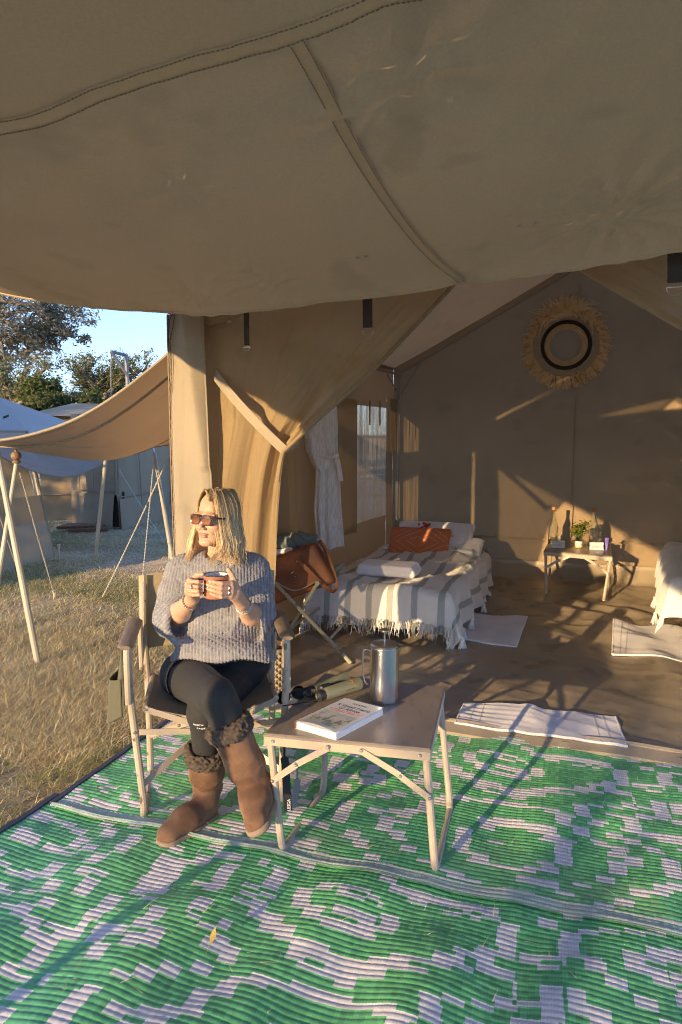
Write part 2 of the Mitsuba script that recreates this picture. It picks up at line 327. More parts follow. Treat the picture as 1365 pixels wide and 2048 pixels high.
def rpan(s, t):
    z = 2.03*t; tt = WID-.25+.27*s; P = TPV(tt, 0*tt-.03, z); return P+(.03*np.sin(np.pi*s))[..., None]*NF
part(tent, 'front_panel', sheet(rpan, 20, 40)[0], 'canvas_front', True)
# tied back curtains
def curtain(sgn):
    t0 = .16; tie_t, tie_z = (.70, 1.315) if sgn > 0 else (.545, 1.56)
    def fn(s, t):
        # rows: 0 top edge along the door's slope, .55 the tie, 1 the floor
        a = np.clip(t/.55, 0, 1); b = np.clip((t-.55)/.45, 0, 1)
        top_t = t0+(TA-t0)*s; top_z = 1.99+(ZA-1.99)*s
        tie_w = .52+(tie_t-.52)*s; l_z = (1.50 if sgn > 0 else 1.68)-.185*s**1.5
        lt = t0+0*s
        mid_t = lt+(tie_t-lt)*s**.55; mid_z = l_z*(1-s)+tie_z*s
        bot_t = .20+.30*s; bot_z = .03+0*s
        k = a
        tt = np.where(t < .55, top_t+(mid_t-top_t)*k, mid_t+(bot_t-mid_t)*(1-(1-b)**2.2)+.10*np.sin(np.pi*b)*(s-.55))
        z = np.where(t < .55, top_z+(mid_z-top_z)*a, mid_z+(bot_z-mid_z)*b)
        fold = np.sin(s*15+1.2*np.sin(t*6))*(.012+.050*np.exp(-((t-.52)/.20)**2)*s+.034*b*(1-.2*b))+.02*np.sin(s*31+1)*np.exp(-((t-.55)/.2)**2)*s
        fold = fold+.045*np.exp(-((s-.86-.05*np.sin(t*9))/.07)**2)*np.clip(t*1.6, 0, 1)*np.exp(-np.maximum(0, t-.62)*3)
        P = TPV(tt, 0*tt, z); roll = .05*np.exp(-((1-s)/.05)**2)*(1-b)
        return TPV(tt if sgn > 0 else WID-tt, 0*tt+.06-.10*s*np.exp(-((t-.55)/.16)**2), z) + (fold+roll+.02*nz(P, 2.5, 40)+.012*ridge(np.stack([s*8+.6*np.sin(t*4), t*1.9, 0*s], -1), 1.0, 61, 3))[..., None]*NF
    return fn
fc = curtain(1)
m0, uv = sheet(fc, 150, 150); cu = part(tent, 'curtain', m0, 'curtain_mesh', True, label='golden tan left door curtain gathered by a strap')
m2, uv = sheet(curtain(-1), 110, 110); part(tent, 'curtain', m2, 'curtain_mesh', True, label='golden tan right door curtain')
part(cu, 'hem', tube(fc(np.ones(60), np.linspace(0, .6, 60)), .010, 6), 'canvas_curtain')
_cm = TM(np.array(m0.vertices), np.array(m0.faces))
def onmesh(M_, px, off):
    d = np.array([ray(*p) for p in px]); loc, ir, _ = M_.ray.intersects_location(np.repeat(EYE[None], len(d), 0), d, multiple_hits=False); o = np.full((len(d), 3), np.nan); o[ir] = loc; o = o[~np.isnan(o[:, 0])]; return o-unit(d.mean(0))*off
spx = onmesh(_cm, [(426+(572-426)*k, 742+(902-742)*k) for k in np.linspace(.02, .985, 40)], .007)
x_ = np.linspace(0, 1, 30)[:, None]; spx = spx[0]*(1-x_)+spx[-1]*x_+NF*(.006+.045*np.sin(np.pi*x_)**.8)
part(cu, 'tie_strap', strap(np.vstack([spx, spx[-1]+A(.03, .015, .012), spx[-1]+A(.055, .06, .02)]), .024, .003, unit(np.cross(U*.7+A(0, 0, -.6), NF))), 'canvas_front', label='pale tie strap running down from the panel')
# hanging straps with rings in front of the door
def hang(px, y0, y1, w, ringr, dark, off=-.16):
    P = lambda y: on_plane(px, y, FL+L*off, NF)
    a, b = P(y0), P(y1); st = part(tent, 'hanging_strap', strap([a, (a+b)/2+NF*.006, b], w, .003, U), dark)
    c = b-A(0, 0, ringr*.55)
    part(st, 'ring', cat(ring(c, ringr, .0022, NF, U, A(0, 0, 1), np.pi, 2*np.pi, 14), bar(c-U*ringr, c+U*ringr, .0022, 6)), 'steel')
hang(494, 560, 690, .013, .017, 'strap_dark'); hang(736, 520, 655, .0225, .026, 'strap_dark'); hang(1352, 430, 565, .030, .032, 'strap_dark')
hang(459, 570, 640, .004, .007, 'canvas_wall')
# guy pegs etc come later

# ================================================================== the awning above the camera
awn = thing('canvas_awning', 'wide sagging olive canvas awning stretched overhead across the top of the picture', 'awning')
# far edge follows a sagging line; the cloth rises a little towards the camera and falls to its front edge behind it
EDGE = [at(-45, 580, 3.36), at(120, 607, 3.30), at(260, 622, 3.22), at(340, 626, 3.16), at(412, 632, 3.11), at(520, 622, 3.06), at(700, 600, 2.98), at(950, 566, 2.86), at(1200, 528, 2.74), at(1365, 502, 2.66), at(1600, 466, 2.55)]
EDGE = spline(EDGE, 200)
seamdir = unit(A(-.03, -1, 0))
def awning(s, t):
    e = EDGE[(s*199).round().astype(int)]
    run = 4.6*t
    lip = .05*np.exp(-t/.012)
    rise = .13*run + .05*np.clip((e[..., 0]+1.0)/.5, 0, 1)*(1-np.exp(-run/.15))
    P = e + run[..., None]*seamdir
    z = e[..., 2] + rise - .05*np.exp(-((run-.10)/.12)**2)*0
    base = np.stack([P[..., 0], P[..., 1], z], -1)
    w = .02*nz(base*A(1, 1, 0), 1.3, 51, 4)
    # pull creases radiating from the points where something presses up from above
    def star(cx, cy, rad, amp, n, seed):
        dx, dy = base[..., 0]-cx, base[..., 1]-cy; r = np.hypot(dx, dy)+1e-6; th = np.arctan2(dy, dx)
        return amp*np.exp(-(r/rad)**1.3)*(np.sin(th*n+seed+3*nz(base*A(1, 1, 0), 3, seed)*2)*np.minimum(1, r/.05))
    for k in STARS: w = w + star(*k)
    w = w + .010*np.sin((base[..., 0]*8+base[..., 1]*3)+2*np.sin(base[..., 1]*3))*np.exp(-((run-1.0)/.5)**2)*np.clip((base[..., 0]+.2)*-1.5, 0, 1)
    w = w + .007*ridge(base*A(1.3, .45, 0)+base[..., 1:2]*A(.35, 0, 0), 1.5, 57, 3)
    w = w - .5*np.maximum(0, -(base[..., 0]+.53*base[..., 1]+.15))
    return base + w[..., None]*A(0, 0, 1)
def on_awn(x, y, z): return gp(x, y, z)
STARS = [(*at(385, 572, 2.95)[:2], .20, .006, 13, 1), (*at(540, 545, 2.85)[:2], .14, .007, 9, 2), (*at(360, 260, 2.1)[:2], .24, .005, 7, 3), (*at(740, 190, 1.75)[:2], .25, .009, 6, 4), (*at(1230, 420, 2.4)[:2], .28, .010, 15, 5), (*at(820, 40, 1.6)[:2], .3, .012, 5, 6)]
m, uv = sheet(awning, 260, 200); AWM = m; sh = part(awn, 'sheet', m, 'canvas_awning', True)
def onaw(s, t, dz=-.004): return awning(np.asarray(s, float), np.asarray(t, float))+A(0, 0, dz)

def rear(s, t):
    P = awning(s, 0*t); q = P + (L*.9-NF*.1)*1.0*(t*.46)[..., None] + A(0, 0, 1)*(.10*t+.10*t*t)[..., None]; return q
part(awn, 'rear_panel', sheet(rear, 160, 16)[0], 'canvas_awning', True)
# ---- awning: overlapping near panel, seams, stitching
def proj(P):
    q = np.asarray(P, float)-EYE; w = q@FW; return np.stack([682.5+FOC*(q@RT)/w, 1024-FOC*(q@UP)/w], -1)
_s, _t = np.meshgrid(np.linspace(0, 1, 260), np.linspace(0, .5, 300), indexing='ij'); _P = awning(_s, _t); _uv = proj(_P)
_uv[(_P[..., 1] < .3)] = 1e9; _uv[_s > 2] = 1e9
def awst(x, y):
    d = (_uv[..., 0]-x)**2+(_uv[..., 1]-y)**2; i = np.unravel_index(np.argmin(d), d.shape); return _s[i], _t[i]
_AM = scene_awn = TM(np.array(AWM.vertices), np.array(AWM.faces))
def awhit(px):
    d = np.array([ray(*p) for p in px]); loc, ir, _ = _AM.ray.intersects_location(np.repeat(EYE[None], len(d), 0), d, multiple_hits=False); out = np.zeros((len(d), 3)); out[ir] = loc; return out
def awline(px, dz=-.004, n=60):
    q = spline(px, n); st = np.array([awst(*p) for p in q])
    x_ = np.linspace(0, 1, n)
    for c in (0, 1): st[:, c] = np.polyval(np.polyfit(x_, st[:, c], 4), x_)
    return onaw(st[:, 0], st[:, 1], dz), st
el, est = awline([(-60, 268), (100, 218), (300, 150), (520, 75), (740, 2), (900, -50), (1100, -120)], -.03)
def near_panel(s, t):
    i = s*(len(est)-1); si = np.interp(i, np.arange(len(est)), est[:, 0]); ti = np.interp(i, np.arange(len(est)), est[:, 1])
    P = onaw(si, ti+(.72-ti)*t**1.5, 0); return P-A(0, 0, 1)*(.022+.03*np.sqrt(t))[..., None]
m, uv = sheet(near_panel, 80, 60); npn = part(awn, 'overlapping_panel', m, 'canvas_band', True, label='smooth overlapping canvas panel with a stitched hem')
def lineN(pts): return np.gradient(pts, axis=0)
pe = near_panel(np.linspace(0, 1, 90), np.zeros(90)); part(npn, 'hem_edge', tube(pe, .006, 6), 'canvas_band')
hb = near_panel(np.linspace(0, 1, 90), np.full(90, .10)); part(npn, 'hem_fold', tube(hb-A(0, 0, .001), .0035, 6), 'canvas_band')
M('thread', (.20, .16, .11), .8)
def stitches(line, name, par, L_=.007, gap=.011, r=.0012):
    d = np.r_[0, np.cumsum(np.linalg.norm(np.diff(line, axis=0), axis=1))]; ms = []
    for s0 in np.arange(0, d[-1], gap):
        a = [np.interp(s0, d, line[:, k]) for k in range(3)]; b = [np.interp(min(s0+L_, d[-1]), d, line[:, k]) for k in range(3)]
        ms.append(tube([a, b], r, 4, False))
    part(par, name, cat(ms), 'thread', False, kind='stuff')
stitches(hb-A(0, 0, .006), 'stitching', npn); stitches(near_panel(np.linspace(0, 1, 90), np.full(90, .02))-A(0, 0, .003), 'stitching', npn)
c1 = awhit(spline([(575, 42), (640, 160), (700, 275), (770, 390), (850, 495), (925, 560)], 70))-A(0, 0, .005)
for c in range(3): c1[:, c] = np.polyval(np.polyfit(np.linspace(0, 1, 70), c1[:, c], 7), np.linspace(0, 1, 70))
tw = np.gradient(c1, axis=0); nn = np.cross(tw, A(0, 0, 1))
sb = part(awn, 'seam_band', strap(c1, .017, .0012, nn), 'canvas_band')
nn = nn/np.linalg.norm(nn, axis=1, keepdims=True)
stitches(c1+nn*.016-A(0, 0, .004), 'stitching', sb); stitches(c1-nn*.016-A(0, 0, .004), 'stitching', sb)
part(awn, 'edge_hem', tube(awning(np.linspace(0, 1, 200), np.zeros(200)), .007, 6), 'canvas_awning')
for p in ((1040, 450), (1074, 444), (716, 514), (733, 511)):
    q = awhit([p])[0]-A(0, 0, .004); part(awn, 'eyelet', ring(q, .005, .0022, A(0, 0, 1), A(1, 0, 0), A(0, 1, 0), N=10, sides=5), 'steel')

# ================================================================== ground
gcol = proc(lambda p, n, uv: mix(mix((.44, .35, .215), (.29, .22, .135), smoothstep(.35, .7, fbm(p.x*1.3, p.y*1.3, 0., 4))), (.24, .23, .11), smoothstep(.55, .75, fbm(p.x*.9+5, p.y*.9, 3., 3)))*(.7+.6*noise(p.x*60, p.y*60)))
M('soil', gcol, .95, .1)
def gz_(x, y):
    P = np.stack([x, y, 0*x], -1); return .05*nz(P, .7, 61, 4)+.03*nz(P, 3.1, 62, 3)-.015
def ground():
    a = np.concatenate([-np.geomspace(250, 8, 26), np.linspace(-7.5, 3, 150), np.geomspace(3.6, 250, 22)])
    b = np.concatenate([-np.geomspace(120, 2, 16), np.linspace(-1.6, 12, 190), np.geomspace(12.8, 300, 26)])
    X, Y = np.meshgrid(a, b, indexing='ij'); Z = gz_(X, Y)
    Q = np.stack([X, Y], -1)-FL[:2]; ut, vt = Q@U[:2], Q@L[:2]
    ins = (ut > -.15) & (ut < WID+.3); Z = np.where((ut > -.15) & (vt < DEP+.3), np.minimum(Z, -.012), Z)
    far = np.hypot(X, Y) > 14; Z = np.where(far, Z*.3-.02, Z)
    return TM(np.stack([X, Y, Z], -1).reshape(-1, 3), quads(len(a), len(b)))
scene['ground'] = ply(ground(), 'soil', True); say('ground', 'dry straw coloured earth of the camp between the tents', None, None, 'structure')

# ================================================================== woven plastic rugs
RO = A(-.739, 3.482, 0); RU, RV = U, unit(A(-.309, -.951, 0))
def rugpat(tone):
    def fn(p, n, uv):
        u, v = uv.x, uv.y
        jr = dr.floor(v/.019); q = dr.floor(u/.016)
        j2 = dr.floor(jr/2.); off = cell_rand(j2, 3., 1.)*.02
        uq = (dr.floor((u+off)/.055)+.5)*.055
        vq = (jr+.5)*.019
        # mirrored medallions, bands of steps
        a = uq/1.22+.18; a = dr.abs(a-dr.floor(a)-.5)*1.22
        b = vq/.545; b = dr.abs(b-dr.floor(b)-.5)*.545*1.25
        wob = (noise(uq*3.4, vq*5., 2.)-.5)*.26+(cell_rand(uq*18.18+.01, jr, 7.)-.5)*.026
        d = dr.sqrt(a*a*.62+b*b)+wob*.8
        f = d/.128; f = f-dr.floor(f)
        wide = .22+.26*noise(uq*2.2+4, vq*3., 9.)
        white = dr.select(f < wide, 1., 0.)
        isl = dr.select(cell_rand(dr.floor((u+off)/.13), j2, 5.) > .945, 1., 0.)
        white = dr.select(isl > .5, 1.-white, white)
        # pale border bands near both ends
        e = dr.minimum(v, 1.13-v); bw = dr.select(e < .055, 1., 0.)
        e2 = dr.select(dr.floor(v/.006)-2*dr.floor(dr.floor(v/.006)/2) > .5, .75, .25)
        g = mi.Color3f(.145, .44, .16)*(.75+.5*cell_rand(q, jr, 2.))
        g = mix(g, mi.Color3f(.07, .34, .19), noise(u*2., v*2., 4.)*.6)
        w = mi.Color3f(.64, .62, .61)*(.88+.16*cell_rand(q, jr, 4.))
        c = mix(g, w, white); c = mix(c, mix(g, w, .45+.4*e2), bw)
        # straw dust and thin dark gaps between stitches
        fr = u/.008-dr.floor(u/.008); c = c*(1-.18*smoothstep(.80, .97, fr))
        dust = smoothstep(.55, .85, fbm(u*3., v*3., 1., 4))*.28
        return mix(c, mi.Color3f(.38, .30, .2), dust*.7)
    return proc(fn)
M('rug_weave', rugpat(0), .38, .55)
def rugsurf(u, v, lift=0.0, seed=0):
    P = RO + u[..., None]*RU + v[..., None]*RV
    w = .030*np.maximum(0, nz(P*A(1.1, 2.0, 1), 1.9, 71, 3)+.12)+.014*nz(P*A(2.2, 1.2, 1), 3.1, 72, 3)
    w = w + .010*np.sin(u*9-v*3+3*nz(P, 1.2, 75))*np.clip(v-.9, 0, 1)+.007*np.sin(u*17+v*5+5*nz(P, 1.4, 76))*np.clip(.35+(v-1.1), .25, 1)*(1+2*nz(P, 1.0, 77))
    return P, w
def rug(u0, u1, v0, v1, nu, nv, zfun, vo=0.0):
    def fn(s, t):
        u, v = u0+(u1-u0)*s, v0+(v1-v0)*t; P, w = rugsurf(u, v)
        j = v/.019; fr = j-np.floor(j); puff = .0028*np.sqrt(np.maximum(0, np.sin(np.pi*fr)))*1.2*(.8+.4*meshkit.noise(np.stack([u*20, np.floor(j)*1.0, 0*u], -1)))
        jit = .0006*np.sin(u/.008*2*np.pi)
        return P + (zfun(u, v)+w+puff+jit*puff/.004+.004)[..., None]*A(0, 0, 1)
    m, uv = sheet(fn, nu, nv); U_, V_ = u0+(u1-u0)*uv[:, 0], v0+(v1-v0)*uv[:, 1]
    return m, np.stack([U_+vo, V_], 1)
lipz = lambda u, v: .010+.008*np.exp(-((v-1.118)/.012)**2)*(.7+.5*np.sin(u*2.3+1))+.010*(v < .06)*(.06-v)/.06
m, uv = rug(0, 3.6, 0, 1.13, 620, 520, lipz); scene['rug'] = ply(m, 'rug_weave', True, uv=uv)
say('rug', 'green and white woven plastic rug lying under the low table and chair, nearer the tent', 'rug', 'green and white rugs')
m, uv = rug(-.04, 3.6, 1.04, 3.4, 620, 900, lambda u, v: 0*u, .37); uv[:, 1] -= 1.04; uv[:, 1] = np.where(uv[:, 1] < .95, uv[:, 1], uv[:, 1])
scene['rug_001'] = ply(m, 'rug_weave', True, uv=uv)
say('rug_001', 'rumpled green and white woven rug in the foreground, tucked under the other one', 'rug', 'green and white rugs')
M('navy', (.05, .055, .085), .7)
def redge(u, v0, v1, z): 
    v = np.linspace(v0, v1, 120); u = np.full(120, u); P, w = rugsurf(u, v); return P+(w+z+.004)[:, None]*A(0, 0, 1)
part('rug', 'edge_binding', strap(redge(-.005, 0, 1.11, .014), .011, .004, RU), 'navy'); part('rug_001', 'edge_binding', strap(redge(-.045, 1.04, 3.4, .004), .011, .004, RU), 'navy')
ub = np.linspace(0, 3.6, 160); P, w = rugsurf(ub, 0*ub); part('rug', 'edge_binding', strap(P+(w+.024)[:, None]*A(0, 0, 1), .009, .004, RV), 'navy')

# ================================================================== grass
cols_ = np.array([[.85, .68, .38], [.76, .59, .31], [.88, .77, .52], [.52, .38, .20], [.44, .43, .18]])
scene['straw'] = {'type': 'principledthin', 'base_color': {'type': 'mesh_attribute', 'name': 'vertex_color'}, 'roughness': .7, 'diff_trans': .6, 'eta': 1.3, 'spec_trans': 0.}
def blades(P, h, lean, wid, col_, droop=.5, seg=2):
    n = len(P); r = np.random.default_rng(len(P)); az = r.uniform(0, 2*np.pi, n); d = np.stack([np.cos(az), np.sin(az), 0*az], 1)
    side = np.stack([-np.sin(az+r.normal(0, .5, n)), np.cos(az), 0*az], 1); V = []; 
    for k in range(seg+1):
        s = k/seg; c = P+d*(h*lean*(s**1.3))[:, None]+A(0, 0, 1)*(h*np.sqrt(np.maximum(0, 1-lean**2))*(s-droop*s*s*lean))[:, None]
        w = (wid*(1-.85*s))[:, None]; V += [c-side*w, c+side*w]
    V = np.stack(V, 1); K = 2*(seg+1); b = np.arange(n)[:, None]*K; f = []
    for k in range(seg):
        o = 2*k; f += [np.stack([b[:, 0]+o, b[:, 0]+o+1, b[:, 0]+o+3], 1), np.stack([b[:, 0]+o, b[:, 0]+o+3, b[:, 0]+o+2], 1)]
    return TM(V.reshape(-1, 3), np.vstack(f)), np.repeat(col_, K, 0)
def scatter(n, seed):
    r = np.random.default_rng(seed); Y = 2.0*(6.0)**(r.random(n)**.85); X = r.uniform(-.60, .02, n)*Y-.25; P = np.stack([X, Y, 0*X], 1)
    Q = P-RO; u, v = Q@RU, Q@RV; Q2 = P[:, :2]-FL[:2]; tt, dd = Q2@U[:2], Q2@L[:2]
    ok = ~((u > -.02) & (v > -.1)) & ~((tt > -.02) & (dd > -.15))
    P = P[ok]; P[:, 2] = gz_(P[:, 0], P[:, 1]); return P, r
P, r = scatter(640000, 5)
dens = meshkit.fbm(P*A(1.6, 1.6, 1), 3, 81); gr = meshkit.fbm(P*A(.8, .8, 1), 3, 82)
keep = r.random(len(P)) < np.clip((dens-.34+.10*(P[:, 1] > 5.5))*3.6, .10, 1)*np.where(P[:, 1] > 7, .75, 1); P, dens, gr = P[keep], dens[keep], gr[keep]; n = len(P)
h = r.uniform(.02, .085, n)*(.4+1.2*dens)*(1+.5*(r.random(n) < .06)); ln = np.clip(r.beta(5, 1.6, n)+.12, 0, .995)
ci = r.choice(4, n, p=[.4, .27, .2, .13]); ci = np.where((gr > .56) & (r.random(n) < .55), 4, ci)
c = np.minimum(cols_[ci]*r.uniform(.45, 1.35, (n, 1)), .85)
m, c = blades(P, h, ln, r.uniform(.0005, .0015, n)*(1+P[:, 1]*.14), c); scene['dry_grass'] = ply(m, 'straw', False, color=c)
say('dry_grass', 'short trampled straw yellow grass with greener tufts beside the rug', 'grass', None, 'stuff')
# loose straw on the rugs
n = 520; r = np.random.default_rng(3); u = r.uniform(.05, 3.0, n); v = r.uniform(.1, 2.3, n); P, w = rugsurf(u, v); P = P+(w+.012+np.where(v < 1.11, .012, 0))[:, None]*A(0, 0, 1)
m, c = blades(P, r.uniform(.012, .055, n), np.full(n, .98), r.uniform(.0007, .0017, n), cols_[r.choice(4, n)]*1.1, .3); scene['loose_straw'] = ply(m, 'straw', False, color=c)
say('loose_straw', 'bits of loose dry straw strewn over the green rugs', 'straw', None, 'stuff')
M('dead_leaf', (.50, .36, .08), .7)
lp = gp(413, 1925); 
def leafm(c, ln, wd, d, curl):
    d = unit(d); sd = np.cross(A(0, 0, 1), d); s = np.linspace(0, 1, 9)
    P = [np.asarray(c)+d*ln*x+A(0, 0, .012+curl*x*x) for x in s]; return strap(P, np.maximum(.0006, wd*np.sin(np.pi*np.clip((s-.45)/.55, 0, 1))), .0005, sd)
solo('dead_leaf', leafm(lp+A(0, 0, .014), .060, .0085, A(.25, 1, 0), .03), 'dead_leaf', 'yellowed dead leaf on a stalk lying on the foreground rug', 'leaf')
# ================================================================== the neighbouring camp on the left
M('rope', (.50, .46, .40), .85); M('wood', proc(lambda p, n, uv: mix((.30, .19, .11), (.19, .115, .065), fbm(p.x*14, p.y*90, p.z*90, 3))), .55); M('pole_cream', proc(lambda p, n, uv: mi.Color3f(.46, .41, .31)*(.8+.35*noise(p.x*20, p.y*20, p.z*6))), .5)
M('deck_wood', proc(lambda p, n, uv: mix((.26, .13, .07), (.16, .08, .045), fbm(p.x*6, p.y*40, p.z*40, 3))), .7)
# canopy: underside glows with the sun on top of it
fly = thing('side_canopy', 'orange tan canvas canopy sagging between poles, left of the main tent', 'canopy')
CA, CB, CC, CD = at(352, 695, 3.86), at(-40, 884, 4.25), at(205, 908, 7.2), at(356, 886, 6.6)
def canopy(s, t):
    s_, t_ = s[..., None], t[..., None]
    P = (CB*(1-s_)+CA*s_)*(1-t_)+(CC*(1-s_)+CD*s_)*t_
    sag = -.13*np.sin(np.pi*s)*(1-t)-.05*np.sin(np.pi*t)*np.sin(np.pi*s)*2-.05*np.sin(np.pi*t)
    return P+(sag+.015*nz(P, 2.2, 91))[..., None]*A(0, 0, 1)
m, uv = sheet(canopy, 90, 60); part(fly, 'sheet', m, 'canvas_fly', True)
E = canopy(np.linspace(0, 1, 60), np.zeros(60)); part(fly, 'edge_hem', tube(E, .009, 6), 'canvas_front')
E2 = canopy(np.linspace(0, 1, 60), np.full(60, .085)); part(fly, 'seam', tube(E2-A(0, 0, .040)*(np.linspace(0, 1, 60)**.6)[:, None], .009, 6), 'canvas_front')
E3 = canopy(np.linspace(0, 1, 60), np.full(60, .80)); part(fly, 'seam', tube(E3-A(0, 0, .002), .004, 5), 'canvas_wall')
E4 = canopy(np.linspace(0, 1, 60), np.ones(60)); part(fly, 'edge_hem', tube(E4, .007, 6), 'canvas_fly')
def tpole(name, a, b, r, label, group='canopy poles', fin=False):
    k = thing(name, label, 'pole', group); part(k, 'shaft', tube([b, b*.5+a*.5, a], [r*1.0, r, r*.85], 10), 'pole_cream')
    if fin:
        part(k, 'finial', cat(ball(a+A(0, 0, .045), .034, 2, (1, 1, .9)), bar(a+A(0, 0, .07), a+A(0, 0, .098), .008, 8), lathe([(0, 0), (.025, 0), (.028, .012), (.018, .02), (0, .02)], a-A(0, 0, .005), 12)), 'wood')
    else: part(k, 'spike', bar(a, a+unit(a-b)*.05, .005, 6), 'steel')
    return k
tpole('canopy_pole', at(-14, 860, 4.22), gp(76, 1326), .020, 'thick cream pole nearest the camera, leaning left under the canopy corner')
tpole('canopy_pole', at(212, 910, 7.25), gp(190, 1122), .021, 'thin cream pole in the middle, under the far edge of the orange canopy')
tpole('canopy_pole', at(309, 905, 6.9), at(351, 1100, 6.4)*A(1, 1, 0)+A(0, 0, .0), .020, 'cream pole beside the front panel of the big tent, leaning left')
tpole('canopy_pole', at(33, 925, 4.6), at(-12, 1130, 4.3)*A(1, 1, 1)+A(-.05, 0, -.45), .016, 'cream pole topped by a round wooden knob, behind the thick pole', fin=True)
def rope(a, b, label, r=.0055, sag=.02, peg=True):
    p = [a+(b-a)*k-A(0, 0, sag*4*k*(1-k)) for k in np.linspace(0, 1, 40)]; k = thing('guy_rope', label, 'rope', 'guy ropes of the canopy')
    L_ = np.linalg.norm(b-a); N = int(L_/.012); p = np.array([a+(b-a)*q-A(0, 0, sag*4*q*(1-q)) for q in np.linspace(0, 1, N)]); ph = np.arange(N)*1.15
    d = unit(b-a); e1 = unit(np.cross(d, A(0, 0, 1))); e2 = np.cross(d, e1)
    for o in (0, np.pi): part(k, 'strand', tube(p+r*.5*(np.cos(ph+o)[:, None]*e1+np.sin(ph+o)[:, None]*e2), r*.62, 5), 'rope')
    return k
def peg(b, label, h=.12):
    return solo('tent_peg', cat(bar(b-A(.0, 0, .05), b+A(.005, .0, h), .012, 7), box(b+A(.004, 0, h), A(.016, 0, 0), A(0, .016, 0), A(0, 0, .008), .003)), 'pole_cream', label, 'peg', 'tent pegs')
rope(at(309, 905, 6.9), gp(282, 1188), 'near vertical guy rope from the pole beside the big tent to a peg'); peg(gp(282, 1192), 'cream peg standing in the grass behind the chair', .14)
rope(at(352, 880, 5.2), gp(205, 1194), 'long slanting guy rope crossing the vertical one in front of the far tent')
rope(at(38, 938, 4.6), gp(110, 1192), 'guy rope slanting down right from the pole with the wooden knob'); peg(gp(109, 1194), 'small knotted peg at the foot of the slanting rope', .05)
rope(at(-8, 1010, 4.6), gp(40, 1150), 'short guy rope at the left edge behind the thick pole', .004)
rope(at(238, 938, 10.2), gp(328, 1082), 'thin guy rope slanting down right in front of the far grey tent', .006)
peg(gp(118, 1118), 'short wooden peg stuck in the grass beside the left tent', .16); peg(gp(339, 1115), 'cream peg in the grass next to the front panel', .17)

# --- left neighbour tent with its white fly
M('fly_white', proc(lambda p, n, uv: mi.Color3f(.36, .315, .265)*(.9+.2*fbm(p.x*3, p.y*3, p.z*3, 3))), .6)
cloth('fly_pale', weave((.40, .345, .29)), .8)
lt = thing('neighbour_tent', 'pale tent cut by the left edge, with a tan gauze window and grey skirt', 'tent')
PL0, PL1 = gp(-330, 1230), gp(108, 1112)      # foot of the wall facing us
lu = unit((PL1-PL0)*A(1, 1, 0)); ln_ = np.cross(lu, A(0, 0, 1)); LW = np.linalg.norm(PL1-PL0)
def ltw(z0, z1, off=0.0, inset=.12, end=0.0):
    def fn(s, t):
        z = z0+(z1-z0)*t; k = (LW-inset*z-end)*s; P = PL0+lu*k[..., None]+A(0, 0, 1)*z[..., None]
        return P-ln_*(.10*z-off+.02*nz(P, 3, 95)+.03*np.exp(-z/.12)*np.sin(k*9)*0)[..., None]
    return sheet(fn, 50, 20)[0]
part(lt, 'skirt', ltw(-.03, .42, .01), 'canvas_grey', True, label='grey canvas skirt')
part(lt, 'wall_band', ltw(.42, .72), 'canvas_wall', True)
part(lt, 'gauze_window', ltw(.72, 1.30, .0, .12, .10), 'canvas_curtain', True, label='tan gauze window strip')
part(lt, 'wall', ltw(1.30, 1.45, -.005), 'canvas_grey', True)
part(lt, 'corner_edge', tube([PL1+A(0, 0, 0)-lu*.12*z-ln_*.1*z+A(0, 0, z) for z in np.linspace(0, 1.45, 12)], .018, 6), 'canvas_grey')
back_dir = unit(A(-.5, 1, 0))
def ltside(s, t):
    z = 1.45*t; P = PL1-lu*(.12*z)[..., None]+back_dir*(2.2*s)[..., None]-ln_*(.10*z)[..., None]+A(0, 0, 1)*z[..., None]; return P+(.03*nz(P, 2, 96))[..., None]*lu
part(lt, 'side_wall', sheet(ltside, 20, 20)[0], 'canvas_grey', True)
q0, q1 = PL0+A(0, 0, 1.45)-ln_*.15, PL1+A(0, 0, 1.45)-lu*.25-ln_*.15
part(lt, 'roof', TM([q0, q1+lu*.15+A(0, 0, -.05), q1+A(-.75, 1.1, .42), q0+A(-.35, 1.1, .55), q1+A(.1, 2.4, -.05)], [[0, 1, 2], [0, 2, 3], [1, 4, 2]]), 'fly_white', False, label='white fly roof')
part(lt, 'roof_valance', strap([q0+A(0, -.03, -.05), q1+lu*.15+A(0, -.03, -.09)], .06, .006, A(0, 0, 1)), 'fly_white')
part(lt, 'roof_vent', box(at(12, 833, 7.6), A(.03, 0, .012), A(0, .01, 0), A(0, 0, .012), .004), 'strap_dark')
wf = thing('white_fly_sheet', 'bluish white fly sheet sagging below the orange canopy', 'canopy')
WA, WB, WC, WD = at(-60, 862, 7.1), at(-40, 892, 6.2), at(235, 905, 9.4), at(150, 890, 9.8)
def wfly(s, t):
    s_, t_ = s[..., None], t[..., None]; P = (WB*(1-s_)+WC*s_)*(1-t_)+(WA*(1-s_)+WD*s_)*t_
    return P-((.30*np.sin(np.pi*np.minimum(1, s*1.0))*(1-t)**1.5)+.02*nz(P, 2, 97))[..., None]*A(0, 0, 1)
m, uv = sheet(wfly, 60, 30); part(wf, 'sheet', m, 'fly_pale', True)
part(wf, 'edge_hem', tube(wfly(np.linspace(0, 1, 60), np.zeros(60)), .008, 6), 'canvas_grey'); part(wf, 'seam', tube(wfly(np.linspace(0, 1, 60), np.full(60, .14))-A(0, 0, .003), .005, 5), 'canvas_grey')
